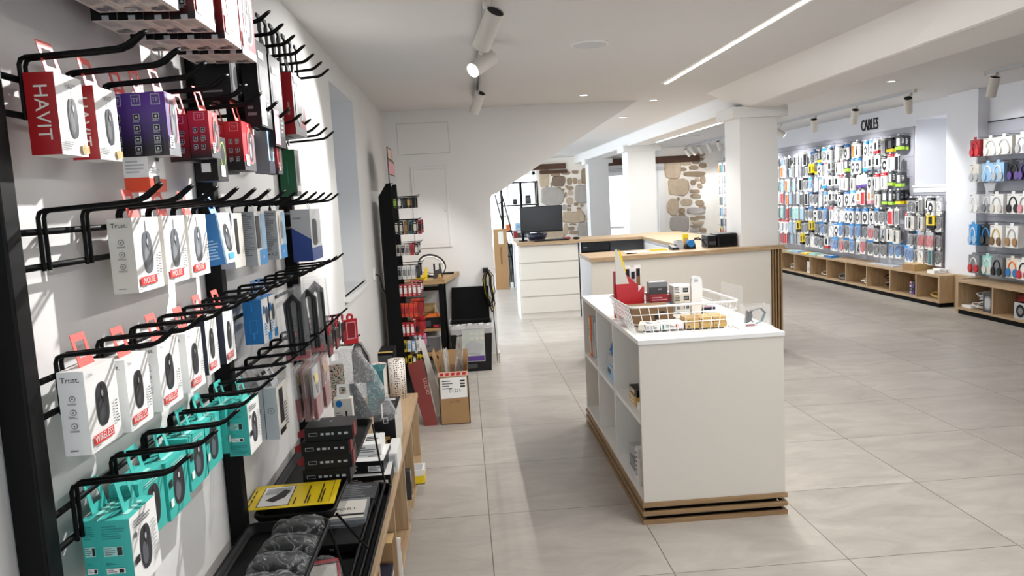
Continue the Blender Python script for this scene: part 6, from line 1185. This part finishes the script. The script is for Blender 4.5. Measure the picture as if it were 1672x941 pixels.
# inside the niche by the pier
c = Carton(.03, .08, .16, 'white'); hook_hole(c, .08); c.on('F').prism([c.P(.0, .05), c.P(1, .2), c.P(1, .38), c.P(.0, .22)], c.n * .0003, 'red').ell(.5, .65, .25, .16, 'light_grey', 12); c.on('R').prism([c.P(.0, .05), c.P(1, .2), c.P(1, .38), c.P(.0, .22)], c.n * .0003, 'red'); nm_ = c.mesh('earphone_pack')
rl = MB().box(XR + .03, XR + .05, NY0, NY0 + .03, 1.5, 2.25, 'light_grey'); t = tag(rl.build('hook_rail'), 'pale upright hook rail in the niche beside the pier', 'rail')
for k, (x, z) in enumerate(((5.985, 1.985), (6.03, 1.97), (6.01, 1.80), (5.995, 1.66), (6.05, 1.64))): inst('earphone_pack', nm_, (x - .01, 6.285 + .03 * (k % 2), z), 'white earphone pack with red stripe in the niche, %s from the top' % ORD[k + 1], 'earphones', 'earphone packs in the niche', rz=PI * .75)
b = MB(); b.box(6.0, 6.06, 6.25, 6.31, 2.03, 2.10, 'black_card'); b.box(5.998, 6.0, 6.26, 6.30, 2.04, 2.07, 'red_dark'); simple('earphone_box', b, 'small black and red box at the top of the niche by the pier', 'earphones')
# ------------------------------------------------------------------ low oak benches under the right wall
def low_bench(y0, y1, x0, cells, label, tail=True):
    t = thing('low_bench', (x0 + .18, (y0 + y1) / 2, 0), label, 'bench', 'low oak benches along the right wall'); x1 = XR - .025
    MB().box(x0, x1, y0, y1, .365, .392, 'oak_y').build('top', t, bevel=.002); MB().box(x0, x1, y0, y1, .055, .078, 'oak_y').build('bottom_board', t, bevel=.001); MB().box(x0 + .02, x1, y0 + .02, y1, 0, .055, 'black_matt').build('plinth', t)
    MB().box(x1 - .012, x1, y0, y1, .078, .365, 'oak_y').build('back_panel', t); MB().box(x0, x1, y0, y0 + .026, .078, .365, 'oak_z').build('end_panel', t, bevel=.001)
    for y in cells: MB().box(x0 + .003, x1 - .012, y - .012, y + .012, .078, .365, 'oak_z').build('divider', t, bevel=.001)
    MB().box(x0, x1, y1 - .026, y1, .078, .365, 'oak_z').build('end_panel', t)
    return t
low_bench(5.905, 14.5, 5.645, [6.395 + .605 * k for k in range(13)], 'long low oak bench with cubbies under the wall of cables')
low_bench(1.5, 5.48, 5.585, [5.48 - .60 * k for k in range(1, 6)], 'low oak bench with cubbies under the headphone display')
MB_ = MB().box(5.66, XR - .02, 5.50, 5.615, 0, .40, 'oak_z').box(5.83, 5.895, 5.615, 5.90, 0, .40, 'oak_z'); simple('bench_filler', MB_, 'plain oak filler panel between the two low benches', 'panel', bevel=.002)
# goods in the cubbies
def cub(name, me, x, y, z, label, cat, rz=0): return inst(name, me, (x, y, z), label, cat, 'goods in the low bench cubbies', rz=rz)
c = Carton(.22, .24, .19, 'kraft', B='white', L='kraft_light'); c.on('B').lines(.1, .15, .5, .5, 4, 'text_grey').ell(.7, .6, .08, .1, 'text_grey', 10); cub('cardboard_box', c.mesh('cardboard_box'), 5.94, 9.56, .27, 'brown box with white front in a far bench cubby', 'box')
def coil(m, seed, n=5):
    b = MB(); r = random.Random(seed)
    for k in range(n):
        cx, cy, R1 = r.uniform(-.04, .04), r.uniform(-.07, .07), r.uniform(.05, .085); b.tube([(cx + R1 * math.cos(a), cy + R1 * math.sin(a) * 1.3, (.034 if n < 8 else .036) + .018 * k + .02 * math.sin(a + k)) for a in [2 * PI * j / 16 for j in range(16)]], .008, m if k % 3 else ('off_white', 'mid_grey', 'gold')[seed % 3], 6, closed=True)
    return b.mesh('coiled_cable')
for k, (y, m, nm) in enumerate(((10.3, 'white', 'white cable coils in the farthest visible bench cubby'), (8.42, 'mid_grey', 'grey and white coil in a middle cubby of the long bench'), (9.0, 'off_white', 'white cable coils in the cubby next to the brown box'), (7.77, 'white', 'small white coil in the cubby left of the dark coils'), (7.20, 'black_plastic', 'dark cable coils heaped in the cubby beside the purple boxes'), (6.14, 'gold', 'thin tan strips lying in the nearest cubby of the long bench'))):
    cub('coiled_cable', coil(m, k, (4, 5, 4, 3, 8, 2)[k]), 5.80, y, .079, nm, 'cable')
for k, (z, m) in enumerate(((0, 'purple'), (.042, 'navy'), (.084, 'purple'), (.126, 'dark_grey'))):
    for j in range(2):
        c = Carton(.17, .12, .040, m); c.on('B').rect(.1, .15, .45, .8, ('pink', 'light_grey', 'mid_grey', 'off_white')[(k + j) % 4]); cub('small_box', c.mesh('small_box'), 5.905, 6.49 + .135 * j, .120 + z, 'dark %s box in the cubby stack next to the last divider, %s layer, %s column' % (('purple', 'navy', 'purple', 'grey')[k], ('lowest', 'second', 'third', 'top')[k], ('nearer', 'farther')[j]), 'box', rz=.03 * (-1) ** (k + j))
# on top of the long bench
c = Carton(.30, .22, .085, 'kraft_light', B='kraft'); cub('cardboard_box', c.mesh('cardboard_box'), 5.96, 6.62, .478, 'low open tan cardboard box on top of the long bench', 'box', rz=.1)
for k in range(3): carton('small_white_box', 5.70 + .085 * k, 5.78 + .085 * k, 6.10 + .02 * k, 6.24 + .02 * k, .393, .435 + .012 * (k % 2), 'white', 'small white box at the near end of the long bench, %s from the aisle' % ORD[k + 1], group='small white boxes on the bench', deco=lambda c: c.on('F').lines(.1, .2, .9, .8, 2, 'light_grey'))
for k, (y, m, nm) in enumerate(((10.2, 'mint', 'mint'), (9.95, 'blue_light', 'pale blue'), (9.6, 'yellow', 'yellow'), (9.3, 'mint', 'pale mint'), (9.0, 'off_white', 'white'), (8.75, 'blue', 'blue'))): carton('flat_pack', 5.68, 5.82, y, y + .22, .393, .415 + .012 * (k % 2), m, nm + ' flat pack on the far bench top, %s from the column' % ORD[k + 1], group='flat packs on the bench', deco=lambda c: c.on('T').rect(.1, .1, .5, .9, 'white'))
b = MB(); b.box(5.72, 5.95, 7.05, 7.75, .393, .40, 'light_grey'); b.box(5.93, 5.95, 7.05, 7.75, .40, .50, 'light_grey'); simple('metal_tray', b, 'grey sheet metal ledge on the bench under the blue packs', 'tray')
# near bench cubbies
t = inst('coiled_cable', coil('light_grey', 21, 9), (5.74, 5.22, .08), 'grey coiled cable heap in the first cubby under the headphones', 'cable'); 
c = Carton(.14, .15, .20, 'mid_grey', B='dark_grey'); c.on('B').ell(.5, .5, .38, .40, 'mid_grey', p=3).ell(.5, .5, .28, .3, 'light_grey', p=3); cub('headphone_case', c.mesh('headphone_case'), 5.76, 5.0, .279, 'grey hard case standing in the first cubby under the headphones', 'case')
cub('flat_pack', Carton(.12, .16, .03, 'white').mesh('flat_pack'), 5.74, 5.36, .11, 'flat white box lying in the first cubby under the headphones', 'box')
c = Carton(.14, .20, .22, 'red_dark', B='red_dark'); c.on('B').rect(.1, .2, .9, .8, 'red_deep'); cub('small_box', c.mesh('small_box'), 5.90, 4.62, .30, 'dark red box in the second cubby under the headphones', 'box'); c = Carton(.14, .18, .17, 'black_card', B='light_grey'); c.on('B').ell(.5, .5, .35, .4, 'black_card').ell(.5, .5, .2, .22, 'mid_grey'); cub('headphone_case', c.mesh('headphone_case'), 5.76, 4.50, .249, 'black and grey round-fronted case in the second cubby', 'case')
# ------------------------------------------------------------------ headphones
def k_head(bg, band, cup, w=.19, h=.215, t=.075, clear_front=False, bg2=None):
    c = Carton(t, w, h, bg, F=bg2 or bg); c.box(-.004, 0, -.025, .025, 0, .03, bg); c.on('F').k = 0
    u = lambda a, b_: c.P(a, b_) + c.n * .003
    pts = [u(.5 + .30 * math.cos(a), .42 + .42 * math.sin(a)) for a in [PI * k / 12 for k in range(13)]]; c.tube([u(.80, .25)] + pts + [u(.20, .25)], .007, band, 8)
    for a in (.22, .78):
        o = u(a, .27); M_ = [o + Vector((0, .033 * math.cos(q), .045 * math.sin(q))) for q in [2 * PI * k / 16 for k in range(16)]]; c.prism(M_, (.012, 0, 0), cup)
    c.on('F').lines(.06, .90, .5, .97, 1, 'text_grey').rect(.75, .03, .95, .12, 'light_grey')
    if clear_front: c.box(.016, .018, -w / 2, w / 2, -h, 0, 'clear_plastic')
    return c.mesh('headphone_box')
HP = [(1.972, [('red_dark', 'red', 'red', 'red glossy headphone box at the pier end of the top row', .17), ('off_white', 'light_grey', 'white', 'large white headphone box, second in the top row', .25), ('off_white', 'light_grey', 'white', 'large white headphone box, third in the top row', .25), ('white', 'print_silver', 'light_grey', 'tall white headphone box, fourth in the top row', .2)], .19),
      (1.70, [('off_white', 'off_white', 'light_grey', 'clear and white headphone pack at the pier end of the second row', .16), ('blue_light', 'white', 'blue_light', 'pale blue headphone pack in the second row', .2), ('blue_light', 'white', 'light_grey', 'pale blue headphone pack beside the black ones in the second row', .2), ('black_card', 'dark_grey', 'purple', 'black headphone pack with purple cups in the second row', .2), ('navy', 'purple', 'purple', 'dark purple headphone pack at the end of the second row', .2)], .20),
      (1.36, [('clear_frost', 'white', 'white', 'white headphones in a clear pack at the pier end of the third row', .17), ('light_grey', 'white', 'mid_grey', 'grey headphone pack, second in the third row', .17), ('white', 'light_grey', 'off_white', 'white box with pale headphones in the third row', .22), ('white', 'black_plastic', 'black_plastic', 'white box picturing black headphones in the third row', .2), ('white', 'light_grey', 'pink', 'white box with pink cups at the end of the third row', .2)], .21),
      (1.02, [('blue_bright', 'white', 'blue_light', 'sky blue headphone box at the pier end of the fourth row', .15), ('black_card', 'blue_bright', 'dark_grey', 'black headphone box with blue arc in the fourth row', .2), ('white', 'gold', 'kraft_dark', 'white box with gold headphones in the fourth row', .2), ('white', 'print_silver', 'kraft', 'white box with silver headphones, farthest from the pier', .2)], .235),
      (.672, [('mid_grey', 'white', 'red', 'grey box with red headphones at the pier end of the lowest row', .19), ('mint', 'white', 'off_white', 'mint box with white headphones in the lowest row', .19), ('mid_grey', 'black_plastic', 'black_plastic', 'grey box with black headphones in the lowest row', .19), ('cream', 'orange', 'blue', 'cream box with orange headband and blue cups in the lowest row', .2), ('white', 'black_plastic', 'red', 'white box with black headband at the end of the lowest row', .2)], .21)]
for z, row, h_ in HP:
    y = 5.53
    for k, (bg, band, cup, lb, w_) in enumerate(row):
        y -= w_ / 2; 
        inst('headphone_box', k_head(bg, band, cup, w_ - .012, h_), (XR - .25 + (.03 if k % 2 else 0), y, z), lb, 'headphones', 'headphones on the near display', rz=PI)
        peg(P3, XR + .012, y, z + .02); y -= w_ / 2 + .004
b = MB(); b.prism([(5.94, 5.56, 1.48), (5.94, 5.36, 1.48), (5.94, 5.40, 1.36), (5.94, 5.50, 1.33)], (.01, 0, 0), 'clear_frost'); simple('empty_blister', b, 'empty clear blister hanging above the third headphone row', 'blister pack')
t = tag(MB().box(XR + .004, XR + .030, 1.5, 5.60, 2.165, 2.175, 'black_metal').build('panel_rail'), 'thin dark rail along the top of the headphone panel', 'rail')

# ------------------------------------------------------------------ daylight and exposure
wld = bpy.data.worlds.new('daylight'); scene.world = wld; wld.use_nodes = True
bg = wld.node_tree.nodes['Background']; bg.inputs['Color'].default_value = (.84, .92, 1.0, 1); bg.inputs['Strength'].default_value = 3.0
vs = scene.view_settings
scene.display_settings.display_device = 'sRGB'; vs.view_transform = 'Standard'; vs.look = 'None'; vs.gamma = 1; vs.use_curve_mapping = False; vs.exposure = 0.3
cy = scene.cycles
cy.use_denoising = True; cy.max_bounces = 8; cy.diffuse_bounces = 5; cy.glossy_bounces = 4; cy.transparent_max_bounces = 16; cy.caustics_reflective = False; cy.caustics_refractive = False; cy.sample_clamp_indirect = 6
